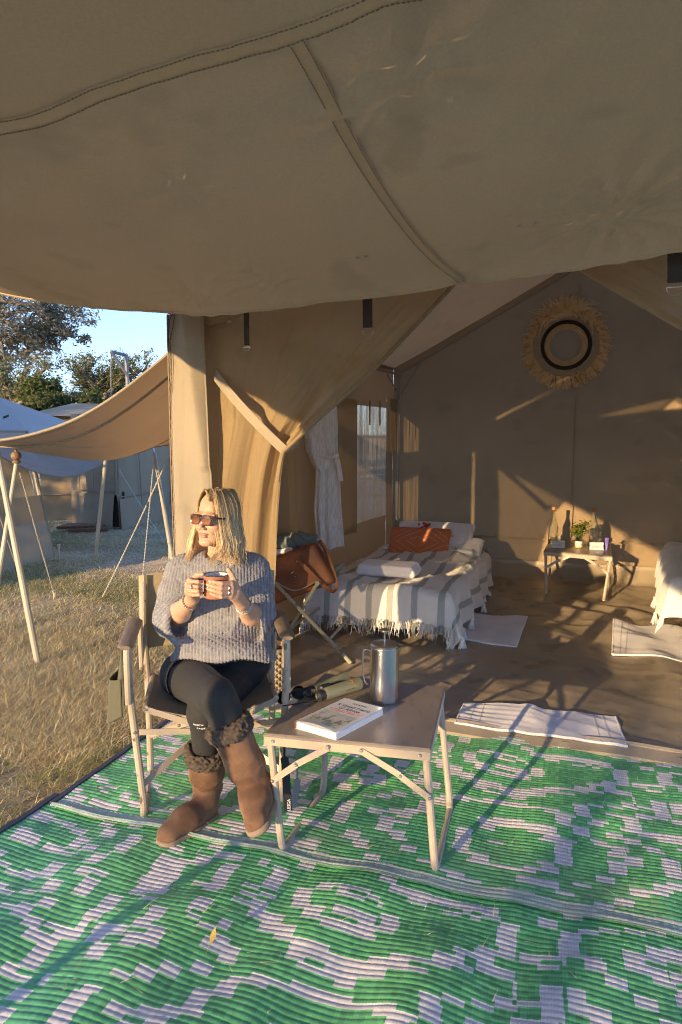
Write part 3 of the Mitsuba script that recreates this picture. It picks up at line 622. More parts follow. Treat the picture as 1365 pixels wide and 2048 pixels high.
# --- far grey tent
ft = thing('far_tent', 'grey canvas tent with a zipped door standing at the back of the grass', 'tent')
F0, F1, F2, F3 = gp(84, 1040), gp(146, 1052), gp(240, 1056), gp(327, 1036)
def facade(a, b, z0, z1, seed, off=0., lean=.06, n=(40, 40), amp=.04, bow=0.):
    d = unit((b-a)*A(1, 1, 0)); nrm = np.cross(d, A(0, 0, 1))
    def fn(s, t):
        z = z0+(z1-z0)*t; P = a*(1-s[..., None])+b*s[..., None]+A(0, 0, 1)*z[..., None]
        return P+nrm*(off-lean*z+amp*nz(P*A(1, 1, .7), 2.6, seed)*2+bow*np.sin(np.pi*s)*(1-t))[..., None]
    return sheet(fn, *n)[0]
FH = 1.72
part(ft, 'wall', facade(F0, F1+A(-.1, .9, 0), 0, FH, 1), 'canvas_wall', True, label='tan side wall left of the door')
part(ft, 'wall', facade(F1+A(-.02, 0, 0), F1+A(.10, -.02, 0), .0, FH, 2), 'canvas_grey', True)
part(ft, 'wall', facade(F1+A(.09, .0, 0), F2, .50, FH, 3, .03), 'canvas_grey', True)
part(ft, 'door', facade(F1+A(.12, 0, 0), F2+A(-.06, 0, 0), .0, .52, 4, .10, .16, bow=.05), 'canvas_grey', True, label='pale rolled door flap at the foot of the door')
part(ft, 'wall', facade(F2, F3, .0, FH, 5, .0, bow=.03), 'canvas_grey', True)
part(ft, 'skirt', facade(F2+A(.02, -.03, 0), F3, -.02, .44, 6, .03, bow=.04), 'canvas_grey', True)
part(ft, 'doorway', facade(F1+A(.02, .10, 0), F2+A(.04, .10, 0), 0, .54, 7, 0, .06), 'strap_dark', True)
for k in (F1+A(.13, -.03, 0), F2+A(-.02, -.06, 0)): part(ft, 'seam', tube([k+A(0, .04*z, z) for z in np.linspace(.5, FH, 8)], .016, 6), 'canvas_grey')
part(ft, 'wall', facade(F3, F3+A(.5, 3, 0), 0, FH, 8), 'canvas_grey', True)
part(ft, 'roof', TM([F0+A(-.2, -.1, FH), F3+A(.2, -.1, FH-.05), F3+A(.0, 2, 2.0), F0+A(-.2, 2, 2.0)], [[0, 1, 2], [0, 2, 3]]), 'canvas_grey', False)
dk = thing('wooden_deck', 'low brown plank deck in front of the far grey tent', 'deck')
for k in range(7):
    c_ = (gp(140, 1056)*(1-k/6)+gp(212, 1053)*k/6)+A(0, -.16, .05); part(dk, 'plank', box(c_, A(.055, 0, 0), A(0, .20, 0), A(0, 0, .02), .006), 'deck_wood')
part(dk, 'beam', bar(gp(136, 1064)+A(0, 0, .02), gp(216, 1061)+A(0, 0, .02), .03, 6), 'deck_wood')
def lineon(par, a, b, z0, z1, off, r=.010):
    n_ = unit(np.cross(unit((b-a)*A(1, 1, 0)), A(0, 0, 1))); part(par, 'seam', tube([a*(1-k)+b*k+n_*(off-.06*(z0+(z1-z0)*k))+A(0, 0, z0+(z1-z0)*k) for k in np.linspace(0, 1, 10)], r, 5), 'canvas_grey')
lineon(ft, F2, F3, .47, .47, .05); lineon(ft, F2*.55+F3*.45, F2*.5+F3*.5, .0, FH, .05); lineon(ft, F1+A(.1, 0, 0), F2, .56, .56, .09); lineon(ft, F0, F1+A(-.1, .9, 0), .42, .42, .06)
lineon(ft, F1*.5+F2*.5, F1*.5+F2*.5+A(.02, 0, 0), .55, FH, .09, .007)
# --- steel frame beyond
sf = thing('steel_frame', 'grey steel tripod frame rising above the canopy against the sky', 'frame')
a, b, c_ = at(222, 703, 13), at(252, 710, 13.3), at(258, 775, 13.2)
M('steel_dull', (.20, .20, .21), .45, metal=.4)
part(sf, 'top_bar', bar(a, b, .030, 8), 'steel_dull'); part(sf, 'post', bar(b, A(b[0]+.05, b[1], 0), .036, 8), 'steel_dull'); part(sf, 'brace', bar(a, at(256, 752, 13.2), .028, 8), 'steel_dull'); part(sf, 'post', bar(a, A(a[0], a[1]-.3, 0), .007, 6), 'steel_dull')

# ================================================================== trees
scene['leaf_dark'] = {'type': 'principledthin', 'base_color': {'type': 'mesh_attribute', 'name': 'vertex_color'}, 'roughness': .55, 'diff_trans': .7, 'eta': 1.35, 'spec_trans': 0.}
M('bark', proc(lambda p, n, uv: mix((.26, .21, .16), (.13, .10, .075), fbm(p.x*5, p.y*5, p.z*2, 3))), .9)
def leaves(P, size, cols, seed, up=0.0, asp=.5):
    r = np.random.default_rng(seed); n = len(P); d = r.normal(size=(n, 3)); d[:, 2] = d[:, 2]*.6+up; d /= np.linalg.norm(d, axis=1, keepdims=True)
    e = np.cross(d, r.normal(size=(n, 3))); e /= np.linalg.norm(e, axis=1, keepdims=True); s = (size*r.uniform(.6, 1.3, n))[:, None]
    V = np.stack([P-d*s, P+e*s*asp, P+d*s, P-e*s*asp], 1).reshape(-1, 3); b = np.arange(n)*4
    c = cols[r.integers(0, len(cols), n)]*r.uniform(.7, 1.25, (n, 1))
    return TM(V, np.vstack([np.stack([b, b+1, b+2], 1), np.stack([b, b+2, b+3], 1)])), np.repeat(c, 4, 0)
def limb(a, b, r0, r1, wob, seed, n=10):
    r = np.random.default_rng(seed); p = np.array([a+(b-a)*k for k in np.linspace(0, 1, n)]); w = np.cumsum(r.normal(0, 1, (n, 3)), 0); w -= np.linspace(0, 1, n)[:, None]*w[-1]
    return p+w*wob*np.linalg.norm(b-a)/n, np.linspace(r0, r1, n)
def clumps(centres, radii, per, seed, flat=.8):
    r = np.random.default_rng(seed); out = []
    for c, R in zip(centres, radii):
        n = int(per*R*R); d = r.normal(size=(n, 3)); d /= np.linalg.norm(d, axis=1, keepdims=True); q = c+d*(R*r.uniform(.25, 1, n)**.6)[:, None]*A(1, 1, flat)
        out.append(q[meshkit.fbm(q*1.9, 3, seed) > .44])
    return np.vstack(out)
green1 = np.array([[.22, .21, .15], [.28, .26, .19], [.15, .15, .10], [.36, .32, .25]]); green2 = np.array([[.15, .19, .06], [.20, .22, .08], [.10, .14, .045], [.25, .24, .11]])
bt = thing('broadleaf_tree', 'tall grey green broadleaf tree at the upper left', 'tree')
Yb = 19.0; tr0 = A(-12.6, Yb, 0); crotch = A(-12.0, Yb, 4.2)
wood_ = [limb(tr0, crotch, .34, .25, .3, 1)]
tips = [at(x, y, Yb+dy) for x, y, dy in ((-20, 640, 1), (40, 650, -1), (90, 640, .5), (130, 665, 0), (60, 700, 1), (10, 720, -1), (-60, 700, 0), (-80, 610, 1), (30, 600, .6), (100, 628, -1))]
for k, t_ in enumerate(tips): wood_.append(limb(crotch, t_, .13, .03, .6, 10+k))
br = [at(45, 715, Yb), at(60, 700, Yb), at(78, 693, Yb), at(80, 678, Yb), at(98, 670, Yb), at(125, 668, Yb)]
part(bt, 'trunk', cat([tube(p, r_, 7) for p, r_ in wood_]+[tube(spline(br, 24), np.linspace(.09, .03, 24), 7)]+[tube(*limb(at(113, 684, Yb), at(x, y, Yb), .02, .006, .8, x), 4) for x, y in ((120, 715), (130, 712), (116, 720), (125, 700))]), 'bark', True)
rr = np.random.default_rng(4); cc, rad = [], []
for x, y, R, n_ in ((-40, 640, 1.6, 8), (25, 630, 1.2, 9), (30, 672, 1.0, 8), (90, 628, .8, 8), (130, 655, .6, 9), (160, 668, .45, 9), (70, 655, .8, 8), (95, 664, .5, 5), (10, 700, .8, 8), (45, 712, .45, 6), (150, 640, .5, 8), (-60, 700, 1.5, 6), (-90, 590, 2.2, 6), (60, 575, 1.5, 8), (172, 664, .35, 7)):
    for _ in range(n_):
        cc.append(at(x, y, Yb)+rr.normal(size=3)*A(R*.55, R*.7, R*.45)); rad.append(R*rr.uniform(.28, .55))
P = clumps(cc, rad, 1150, 7); m, c = leaves(P, .070, green1, 8, asp=.30); scene[f'{bt}__crown'] = ply(m, 'leaf_dark', False, color=c)
# thorn trees with flat layers of fine leaf
def thorn(name, label, base, tips, seed, Y, per=2300, cols=green2, extra=()):
    k = thing(name, label, 'tree', None); r = np.random.default_rng(seed); ms, pts = [], []
    b0, fork = base
    ms.append(tube(*limb(b0, fork, .16, .11, .3, seed), 7))
    for i, (x, y, dy) in enumerate(tips):
        e = at(x, y, Y+dy); p, rad_ = limb(fork, e, .07, .012, .7, seed*31+i, 14); ms.append(tube(p, rad_, 5))
        for j in range(3, 14):
            for q in range(3):
                d = r.normal(size=3)*A(1, 1, .25); d = unit(d+unit(e-fork)*.8+A(0, 0, .25)); l = r.uniform(.25, .75)*(1.15-j/16); s0 = p[j]; tw = [s0, s0+d*l*.5+A(0, 0, .02), s0+d*l]
                ms.append(tube(tw, [.012, .008, .004], 3, False)); tt_ = r.random((int(per*l*.018), 1)); pts.append(s0+d*l*tt_+r.normal(size=(len(tt_), 3))*A(.055, .055, .035))
    part(k, 'trunk', cat(ms), 'bark', True); P = np.vstack(pts); m, c = leaves(P, .034, cols, seed+1, .3, .45); scene[f'{k}__crown'] = ply(m, 'leaf_dark', False, color=c); return k
Yt = 15.0
thorn('thorn_tree', 'yellow green thorn tree with flat layered branches above the left tent', (at(20, 1000, Yt)*A(1, 1, 0), at(30, 830, Yt)), [(x, y, r_) for x, y, r_ in ((-10, 735, 0), (30, 722, .6), (60, 730, -.5), (95, 735, .4), (115, 738, 0), (20, 760, .8), (70, 762, -.6), (110, 765, .3), (150, 772, 0), (135, 788, .5), (165, 795, -.3), (95, 792, .6), (60, 790, 0), (0, 775, .3), (-30, 755, .5), (120, 810, .2))], 3, Yt)
thorn('thorn_tree', 'olive thorn tree reaching up behind the steel frame', (at(215, 1000, 16.)*A(1, 1, 0), at(205, 812, 16.)), [(x, y, r_) for x, y, r_ in ((137, 722, 0), (155, 715, .6), (170, 728, -.5), (190, 722, .4), (205, 735, 0), (225, 728, .8), (250, 714, -.6), (275, 716, .3), (290, 707, 0), (215, 752, .5), (240, 745, -.3), (265, 735, .6), (150, 745, 0), (160, 765, .3), (180, 755, .5), (258, 724, .2), (228, 712, .2))], 5, 16.)
db = thing('dense_bush', 'dark green dense bush behind the left tent under the thorn tree', 'bush'); r = np.random.default_rng(12); cc = [at(x, y, 13.5)+r.normal(size=3)*.25 for x, y in ((70, 800), (95, 812), (118, 818), (85, 830), (60, 822), (135, 835), (105, 840), (40, 840), (80, 850))]
P = clumps(cc, [.42]*len(cc), 9000, 13); m, c = leaves(P, .05, green2*.75, 14); scene[f'{db}__foliage'] = ply(m, 'leaf_dark', False, color=c)
part(db, 'stem', cat([tube(*limb(at(90, 1010, 13.5)*A(1, 1, 0), c_, .05, .015, .6, 40+i), 5) for i, c_ in enumerate(cc[:5])]), 'bark')
sb_ = thing('scrub_bush', 'sunlit scrubby bush between the far tent and the big tent', 'bush'); cc = [at(x, y, 12.2)+r.normal(size=3)*.15 for x, y in ((335, 915), (345, 940), (338, 965), (342, 990), (334, 1010), (355, 925), (360, 960), (360, 1000), (350, 890))]
P = clumps(cc, [.33]*len(cc), 7000, 15); m, c = leaves(P, .035, green2*.9, 16); scene[f'{sb_}__foliage'] = ply(m, 'leaf_dark', False, color=c)
part(sb_, 'stem', cat([tube(*limb(at(345, 1050, 12.2)*A(1, 1, 0), c_, .02, .005, .8, 60+i), 4) for i, c_ in enumerate(cc)]), 'bark')

# trees and shrubs that stand behind and beside the camera; they shade the far tents and throw branch shadows on the rugs
def se(e, q, z=0.): return A(.7986*e+.6018*q, -.6018*e+.7986*q, z)
hg = thing('shade_thicket', 'dense leafy thicket standing left of the camp, outside the picture', 'bush'); r = np.random.default_rng(33); cc = [se(r.uniform(-13, -6.9), r.uniform(-8, -5.0), r.uniform(.6, 4.2)) for _ in range(60)]
P = clumps(cc, [r.uniform(.6, 1.0) for _ in cc], 330, 34, 1.0); m, c = leaves(P, .12, green2, 35); scene[f'{hg}__foliage'] = ply(m, 'leaf_dark', False, color=c)
part(hg, 'stem', cat([tube(*limb(se(-9.5+i*.6-2, -6.5), cc[i], .09, .02, .6, 70+i), 5) for i in range(9)]), 'bark')
bb = thing('bare_thorn_tree', 'leafless thorn tree behind the camera, outside the picture', 'tree'); r = np.random.default_rng(8); ms = []
b0 = se(-.5, -6.6); fk = b0+A(.1, .05, .9); ms.append(tube(*limb(b0, fk, .07, .055, .3, 2), 6))
for i in range(13):
    e = fk+se(r.uniform(-2.0, 2.4), r.uniform(-.8, .8), 0)+A(0, 0, r.uniform(.25, 1.5)); p, rd = limb(fk, e, .030, .008, .9, 90+i, 12); ms.append(tube(p, rd, 5))
    for j in range(4, 12, 2): ms.append(tube([p[j], p[j]+se(r.normal(0, .25), r.normal(0, .2))+A(0, 0, r.normal(.12, .15)), p[j]+se(r.normal(0, .5), r.normal(0, .4))+A(0, 0, r.normal(.2, .3))], [.010, .007, .004], 4, False))
for i in range(9):
    a_ = se(r.uniform(-2.2, 2.6), -6.6+r.uniform(-.6, .6), r.uniform(.75, 1.2)); p, rd = limb(b0*A(1, 1, 0)+A(0, 0, .75), a_+A(0, 0, .35), .034, .014, .7, 190+i, 12); ms.append(tube(p, rd, 5))
    for j in (5, 7, 9): ms.append(tube([p[j], p[j]+se(r.normal(0, .2), 0)+A(0, 0, r.normal(.1, .2)), p[j]+se(r.normal(0, .45), 0)+A(0, 0, r.normal(.15, .3))], [.012, .009, .005], 4, False))
part(bb, 'trunk', cat(ms), 'bark', True)
# front poles of the awning, just outside the frame on the left and behind
tpole('awning_pole', A(-1.72, .42, 2.02), A(-1.70, .40, 0), .022, 'cream pole carrying the left edge of the big awning, outside the picture', 'awning poles')
tpole('awning_pole', A(1.9, -1.0, 2.5), A(1.9, -1.0, 0), .022, 'cream pole carrying the right front corner of the big awning, outside the picture', 'awning poles')
# ================================================================== folding chair
M('canvas_seat', proc(lambda p, n, uv: mi.Color3f(.235, .205, .155)*(.85+.3*fbm(p.x*5, p.y*5, p.z*5, 3))*(.92+.16*noise(p.x*400, p.y*400, p.z*400))), .75)
M('canvas_back', (.42, .34, .21), .8); M('pocket_cloth', (.10, .095, .062), .8)
def chipped(base, wear):
    return proc(lambda p, n, uv: mix(mi.Color3f(base)*(.85+.3*noise(p.x*9, p.y*9, p.z*9)), wear, smoothstep(.66, .72, fbm(p.x*40, p.y*40, p.z*22, 3))))
M('paint_chip', chipped((.43, .36, .27), (.16, .12, .09)), .42)
M('paint_green', chipped((.33, .32, .235), (.16, .13, .10)), .45)
M('arm_wood', proc(lambda p, n, uv: mix((.25, .195, .14), (.12, .088, .06), fbm(p.x*60+p.y*20, p.y*14, p.z*90, 3))), .5)
M('bolt', (.55, .53, .5), .35, metal=.9); M('rubber', (.03, .03, .03), .8)
ch = thing('camp_chair', 'cream folding director chair with wooden armrests that the woman sits in', 'chair')
CO = A(-.719, 2.345, 0); CX, CY = unit(A(.98, .20, 0)), unit(A(-.20, .98, 0))
def cp(a, b, z): return CO+CX*a+CY*b+A(0, 0, z)
CWD = .506
for sd, a in (('l', 0.0), ('r', CWD)):
    o = -.035 if a == 0 else .02
    fl = spline([cp(a+o, .0, .662), cp(a+o*.9, .0, .48), cp(a, .0, .10), cp(a, .012, .028), cp(a, .05, .016), cp(a, .30, .016), cp(a, .345, .03), cp(a, .36, .10), cp(a, .355, .40), cp(a+o*.3, .37, .62), cp(a+o*.3, .43, .825)], 60)
    part(ch, 'side_frame', tube(fl, .0135, 10), 'paint_chip', label='chipped cream tube frame')
    part(ch, 'arm_strut', tube(spline([cp(a+o, -.030, .662), cp(a+o, -.034, .60), cp(a+o, -.030, .46)], 12), .0125, 10), 'paint_chip')
    part(ch, 'arm_strut', tube([cp(a+o*.6, .33, .662), cp(a+o*.6, .36, .45)], .011, 8), 'paint_chip')
    s, t = np.meshgrid(np.linspace(0, 1, 16), np.arange(14), indexing='ij'); an = (np.arange(14)+.5)/14*2*np.pi
    sec = np.stack([.029*np.sign(np.cos(an))*np.abs(np.cos(an))**.5, .012*np.sign(np.sin(an))*np.abs(np.sin(an))**.5], 1)
    pth = [cp(a+o, b, .676-.004*math.sin(k/15*3)) for k, b in enumerate(np.linspace(-.075, .30, 16))]
    part(ch, 'armrest', tube(pth, [.6]+[1]*14+[.7], 14, flat=(.0285, .0125), refn=A(0, 0, 1)), 'arm_wood', label='worn grey brown wooden armrest')
def sling(s, t):
    a = .02+(CWD-.04)*s; b = -.015+.40*t; z = .440-.055*np.sin(np.pi*s)*(1-.35*t)-.02*t; P = CO+a[..., None]*CX+b[..., None]*CY; return P+z[..., None]*A(0, 0, 1)
m, uv = sheet(sling, 30, 20); part(ch, 'seat', thick(m, A(0, 0, -1), .004), 'canvas_seat', 40)
for a in (.02, CWD-.02): part(ch, 'seat_rail', tube([cp(a, -.02, .436), cp(a, .385, .415)], .010, 8), 'paint_chip')
def slb(s, t):
    a = CWD*s; z = .53+.30*t; b = .385+.05*t+.05*np.sin(np.pi*s); return CO+a[..., None]*CX+b[..., None]*CY+z[..., None]*A(0, 0, 1)
m, uv = sheet(slb, 24, 14); part(ch, 'backrest', thick(m, CY, .004), 'canvas_back', 40)
for a in (0, CWD): part(ch, 'back_sleeve', tube([cp(a-.01*(a == 0)+.006*(a > 0), .385, .53), cp(a-.01*(a == 0)+.006*(a > 0), .432, .825)], .019, 8), 'canvas_back')
def flatbar(a, b, w=.011, th=.002, n=None):
    d = unit(b-a); return strap([a, b], w, th, np.cross(d, CY if n is None else n))
C0 = cp(.26, -.012, .315)
for a, b in ((cp(.02, -.016, .43), cp(.285, -.016, .320)), (cp(CWD-.02, -.020, .43), cp(.235, -.020, .320)), (cp(-.005, -.010, .345), cp(.26, -.010, .325)), (cp(CWD+.005, -.010, .345), cp(.26, -.010, .325)),
             (cp(.0, .355, .155), cp(CWD, .372, .42)), (cp(CWD, .352, .155), cp(.0, .368, .42)), (cp(0, .0, .14), cp(.27, .18, .29)), (cp(CWD, .0, .14), cp(.25, .19, .29)), (cp(.0, .35, .17), cp(.26, .18, .31)), (cp(CWD, .35, .17), cp(.26, .19, .31))):
    part(ch, 'brace', flatbar(a, b), 'paint_tan')
for p in (cp(.02, -.02, .43), cp(CWD-.02, -.024, .43), cp(.135, -.019, .36), cp(.385, -.023, .36), cp(.25, -.024, .312), cp(-.02, -.014, .345), cp(.28, -.020, .303)):
    part(ch, 'bolt', lathe([(0, .004), (.004, .0035), (.006, .0), (.006, -.004)], p, 10, -CY), 'bolt')
def pocket(s, t):
    b = .02+.17*s+.0*t; z = .645-.25*t-.05*np.sin(np.pi*s)*t; a = -.055-.045*np.sin(np.pi*s)*t**.8; return CO+a[..., None]*CX+b[..., None]*CY+z[..., None]*A(0, 0, 1)
m, uv = sheet(pocket, 20, 16); pk = part(ch, 'side_pocket', thick(m, -CX, .006), 'pocket_cloth', 40, label='olive cloth pocket hanging from the left armrest'); 
m, uv = sheet(lambda s, t: pocket(s, .45+.55*t)-CX*(.010+.022*np.sin(np.pi*s)*(1-.3*t))[..., None], 20, 10); part(pk, 'pouch', thick(m, -CX, .004), 'pocket_cloth', 40)

# ================================================================== tables
def rivet(par, p, n): part(par, 'rivet', lathe([(0, .0035), (.004, .003), (.0065, 0), (.0065, -.002)], p, 10, n), 'bolt')
M('table_top', proc(lambda p, n, uv: mi.Color3f(.235, .195, .165)*(.85+.30*fbm(p.x*5, p.y*5, p.z*5, 4))*(1-.10*smoothstep(.60, .75, fbm(p.x*45, p.y*16, p.z*30, 3)))), .34, .5)
def table(label, c4, f4, apron=.032, group=None, thin=1.0):
    tb = thing('folding_table', label, 'table', group); a, b, c, d = c4; up = A(0, 0, 1)
    cen = sum(c4)/4; top = []
    for q in c4:
        i = unit(cen-q); top += [q-up*.001+i*.006, q-up*.006, q-up*.006+i*.0]
    body = hull([q-up*.005 for q in c4]+[q+unit(cen-q)*.007 for q in c4]+[q-up*.012 for q in c4]); part(tb, 'top', body, 'table_top', 30)
    for p, q in ((a, b), (b, c), (c, d), (d, a)):
        n = unit(np.cross(q-p, up)); m_ = (p+q)/2; part(tb, 'apron', box(m_-n*.004-up*(.010+apron/2), (q-p)/2-unit(q-p)*.0005, n*.004, up*apron/2, .002), 'paint_tan')
    fa, fb, fc, fd = f4; r = .0125*thin
    for (p, fp, q, fq) in ((a, fa, d, fd), (b, fb, c, fc)):
        ins = unit(cen-p)*.025; t1 = p+ins-up*.02; t2 = q+unit(cen-q)*.03-up*.02; g = A(0, 0, r+.002); e = unit(fq-fp)
        part(tb, 'leg_frame', tube(spline([t1, t1*.45+(fp+g)*.55, fp+g+(t1-fp)*.09, fp+g+(t1-fp)*.02+e*.014, fp+g+e*.05, fq+g-e*.05, fq+g+(t2-fq)*.02-e*.014, fq+g+(t2-fq)*.10, t2*.45+(fq+g)*.55, t2], 70), r, 10), 'paint_tan')
    ex = unit(b-a); ny = unit(np.cross(b-a, up))
    for (p, fp, sgn, off) in ((a, fa, 1, ny), (b, fb, -1, ny), (d, fd, 1, -ny), (c, fc, -1, -ny)):
        w = np.linalg.norm(b-a); s0 = p+ex*sgn*w*.40-up*.028+off*.003; s1 = (p+unit(cen-p)*.02)*.62+fp*.38+off*.012
        mid = s0*.42+s1*.58+up*.008; part(tb, 'brace', strap([s0, mid], .0105, .0018, np.cross(unit(s1-s0), off)), 'paint_tan'); part(tb, 'brace', strap([mid*.97+s0*.03+off*.0038, s1+off*.0038], .0105, .0018, np.cross(unit(s1-s0), off)), 'paint_tan')
        rivet(tb, s0+off*.004+up*.004, off); rivet(tb, s1+off*.007, off); rivet(tb, mid+off*.006, off)
    for k in (.06, .94): rivet(tb, a*(1-k)+b*k-up*.024+ny*.002, ny)
    return tb
ZT = .40
T4 = [gp(527, 1467, ZT), gp(862, 1499, ZT), gp(891, 1374, ZT), gp(648, 1346, ZT)]
F4 = [gp(565, 1711), gp(871, 1753), gp(901, 1624), gp(648, 1590)]
tb1 = table('low grey brown folding camp table on the rug beside the chair', T4, F4, group='folding camp tables')
# --- coffee press
cpz = gp(769, 1400, ZT)+A(0, 0, .001); pr = thing('coffee_press', 'shiny stainless steel coffee press standing on the low table', 'coffee press')
R_ = .0545; H_ = .205
part(pr, 'body', lathe([(0, 0), (R_-.004, 0), (R_, .004), (R_, .06), (R_, H_), (R_+.0015, H_+.001), (R_+.0015, H_+.004), (R_-.002, H_+.004), (R_-.003, H_-.01)], cpz, 48), 'steel_brushed', 40)
part(pr, 'lid', lathe([(R_-.001, H_+.004), (R_, H_+.012), (R_-.006, H_+.017), (.012, H_+.021), (0, H_+.021)], cpz, 40), 'steel')
part(pr, 'plunger_rod', bar(cpz+A(0, 0, H_+.02), cpz+A(0, 0, H_+.062), .0032, 8), 'steel')
part(pr, 'plunger_knob', lathe([(0, H_+.060), (.012, H_+.060), (.0175, H_+.063), (.0175, H_+.068), (.012, H_+.071), (0, H_+.072)], cpz, 24), 'steel')
hd = unit(A(-.98, -.1, 0)); sp_d = -hd
part(pr, 'handle', strap(spline([cpz+hd*(R_-.003)+A(0, 0, H_-.012), cpz+hd*(R_+.014)+A(0, 0, H_-.004), cpz+hd*(R_+.027)+A(0, 0, H_-.015), cpz+hd*(R_+.028)+A(0, 0, H_-.08), cpz+hd*(R_+.022)+A(0, 0, H_-.125), cpz+hd*(R_+.012)+A(0, 0, H_-.140)], 30), .009, .0022, np.cross(hd, A(0, 0, 1))), 'steel')
part(pr, 'spout', hull([cpz+sp_d*(R_-.004)+A(0, 0, H_-.035)]+[cpz+sp_d*(R_+.016)+A(0, s, H_+.001) for s in (-.007, .007)]+[cpz+sp_d*(R_-.008)+A(0, s, H_+.002) for s in (-.028, .028)]), 'steel_brushed', 30)
# --- book
bz = ZT+.026; kT, kR, kL = gp(690, 1396, bz), gp(768, 1416, bz), gp(585, 1441, bz); e1 = kR-kT; e2 = kT-kL; e1, e2 = unit(e1)*np.linalg.norm(e1), unit(e2)*np.linalg.norm(e2)
e2 = e2-unit(e1)*np.dot(e2, unit(e1))*.35; bw_, bh_ = np.linalg.norm(e1), np.linalg.norm(e2); O = kT-e2; i1, i2 = unit(e1), unit(e2)
bk = thing('book', 'book with a painted cover lying on the low camp table', 'book')
def bp(a, b, z): return O+e1*a+e2*b+A(0, 0, z)
M('paper_edge', proc(lambda p, n, uv: mi.Color3f(.78, .77, .76)*(.84+.2*noise(p.z*2600, 1., 1.))), .8)
def cover(p, n, uv):
    u, v = uv.x, uv.y; c = mi.Color3f(.72, .70, .66)
    nn = fbm(u*6, v*6, 1., 4); inside = smoothstep(.03, .10, v)*(1-smoothstep(.50, .60, v+.12*(nn-.5)))*smoothstep(.02, .1, u)*(1-smoothstep(.86, .96, u))
    art = mix((.62, .60, .42), (.30, .36, .42), smoothstep(.30, .52, v)*nn*1.3); art = mix(art, (.22, .30, .20), smoothstep(.5, .62, fbm(u*9+3, v*22, 5., 4))*(1-smoothstep(.2, .34, v)))
    art = mix(art, (.20, .15, .11), smoothstep(.54, .64, fbm(u*22, v*14, 8., 3))*smoothstep(.16, .22, v)*(1-smoothstep(.40, .46, v))); art = mix(art, (.66, .55, .34), smoothstep(.6, .7, fbm(u*11, v*11, 2., 3))*.7)
    return mix(c, art, inside*.85)
M('book_cover', proc(cover), .18, .6, clearcoat=.6)
g = np.linspace(0, 1, 12); cs, ct = np.meshgrid(g, np.linspace(0, 1, 10), indexing='ij')
cz = lambda a, b: .0004+.010*np.maximum(0, 1-b/.45)**2*np.sin(np.pi*np.clip(a*.95+.02, 0, 1))+.0*a
def cov(s, t): return O+s[..., None]*e1+t[..., None]*e2+cz(s, t)[..., None]*A(0, 0, 1)
m, uv = sheet(cov, 24, 20); cv = part(bk, 'cover', m, 'book_cover', True, uv=uv)
part(bk, 'pages', box(bp(.5, .5, -.0135), e1*.488, e2*.488, A(0, 0, .011), .0008), 'paper_edge')
part(bk, 'back_cover', box(bp(.5, .5, -.0250), e1*.5, e2*.5, A(0, 0, .0006)), 'book_cover'); M('book_red', (.22, .08, .06), .5)
part(bk, 'spine', box(bp(-.008, .5, -.0125), i1*.0016, e2*.5, A(0, 0, .0125)), 'book_red')
M('ink', (.05, .04, .05), .5); M('ink_red', (.42, .07, .05), .5)
def lay(mesh, o, x, y, z): m = mesh.copy(); m.vertices = np.asarray(o)+m.vertices[:, :1]*x+m.vertices[:, 1:2]*y+m.vertices[:, 2:3]*z; return m
def fit(text, a0, a1, b, h, mat, par, bold=False):
    m = meshkit.text_mesh(text, h, .0003, bold); w = m.bounds[1][0]; k = (a1-a0)*bw_/w; m.vertices[:, 0] *= k
    part(par, 'lettering', lay(m, bp(a0, b, .0012), i1, i2, A(0, 0, 1)), mat, False)
fit('A Small Piece', .10, .92, .735, .0165, 'ink', cv); fit('of Africa', .26, .76, .645, .0165, 'ink', cv); fit('LAVINIA GRANT', .14, .86, .560, .0066, 'ink_red', cv); fit('Remembering', .36, .70, .865, .009, 'ink', cv)
part(cv, 'rule', strap([bp(.06, .615, .0008), bp(.93, .615, .0008)], .0012, .0003, i2), 'ink_red')
# --- binoculars
M('armour', (.20, .205, .135), .55); M('black_rubber', (.022, .022, .024), .45); M('lens', (.05, .06, .08), .05, .9); M('logo_red', (.75, .12, .04), .4)
bn = thing('binoculars', 'olive green binoculars with black eyecups lying on the low table', 'binoculars')
zb_ = ZT+.027
def barrel(eye, obj, name):
    a, b = gp(*eye, zb_), gp(*obj, zb_); d = unit(b-a); Ln = np.linalg.norm(b-a)
    k = part(bn, name, lathe([(0, .0), (.018, .0), (.021, .006), (.024, .02), (.025, Ln*.5), (.0265, Ln*.85), (.0265, Ln), (.022, Ln), (.020, Ln-.006), (0, Ln-.006)], a, 24, d), 'armour', 40)
    part(k, 'eyecup', lathe([(0, .004), (.0150, .004), (.0165, -.022), (.0205, -.022), (.0215, -.018), (.0205, .004)], a, 24, d), 'black_rubber', 40); part(k, 'eyepiece_ring', lathe([(.0105, -.0195), (.0165, -.0215), (.0165, -.018), (.0105, -.017)], a, 24, d), 'steel')
    part(k, 'eyepiece_lens', lathe([(0, -.016), (.011, -.017)], a, 20, d), 'lens'); return a, d, Ln, k
a1, d1, L1, k1 = barrel((646, 1390), (718, 1367), 'barrel'); a2, d2, L2, k2 = barrel((625, 1382), (692, 1357), 'barrel')
mid_ = (a1+a2)/2; part(bn, 'hinge', cat(bar(mid_+d1*.012+A(0, 0, .014), mid_+d1*.055+A(0, 0, .014), .012, 14), bar(mid_+d1*.055+A(0, 0, .012), mid_+d1*.115+A(0, 0, .012), .007, 12)), 'black_rubber')
part(bn, 'focus_wheel', lathe([(0, 0), (.0105, 0), (.0125, .003), (.0125, .010), (0, .010)], mid_+d1*.006+A(0, 0, .015), 20, d1), 'steel')
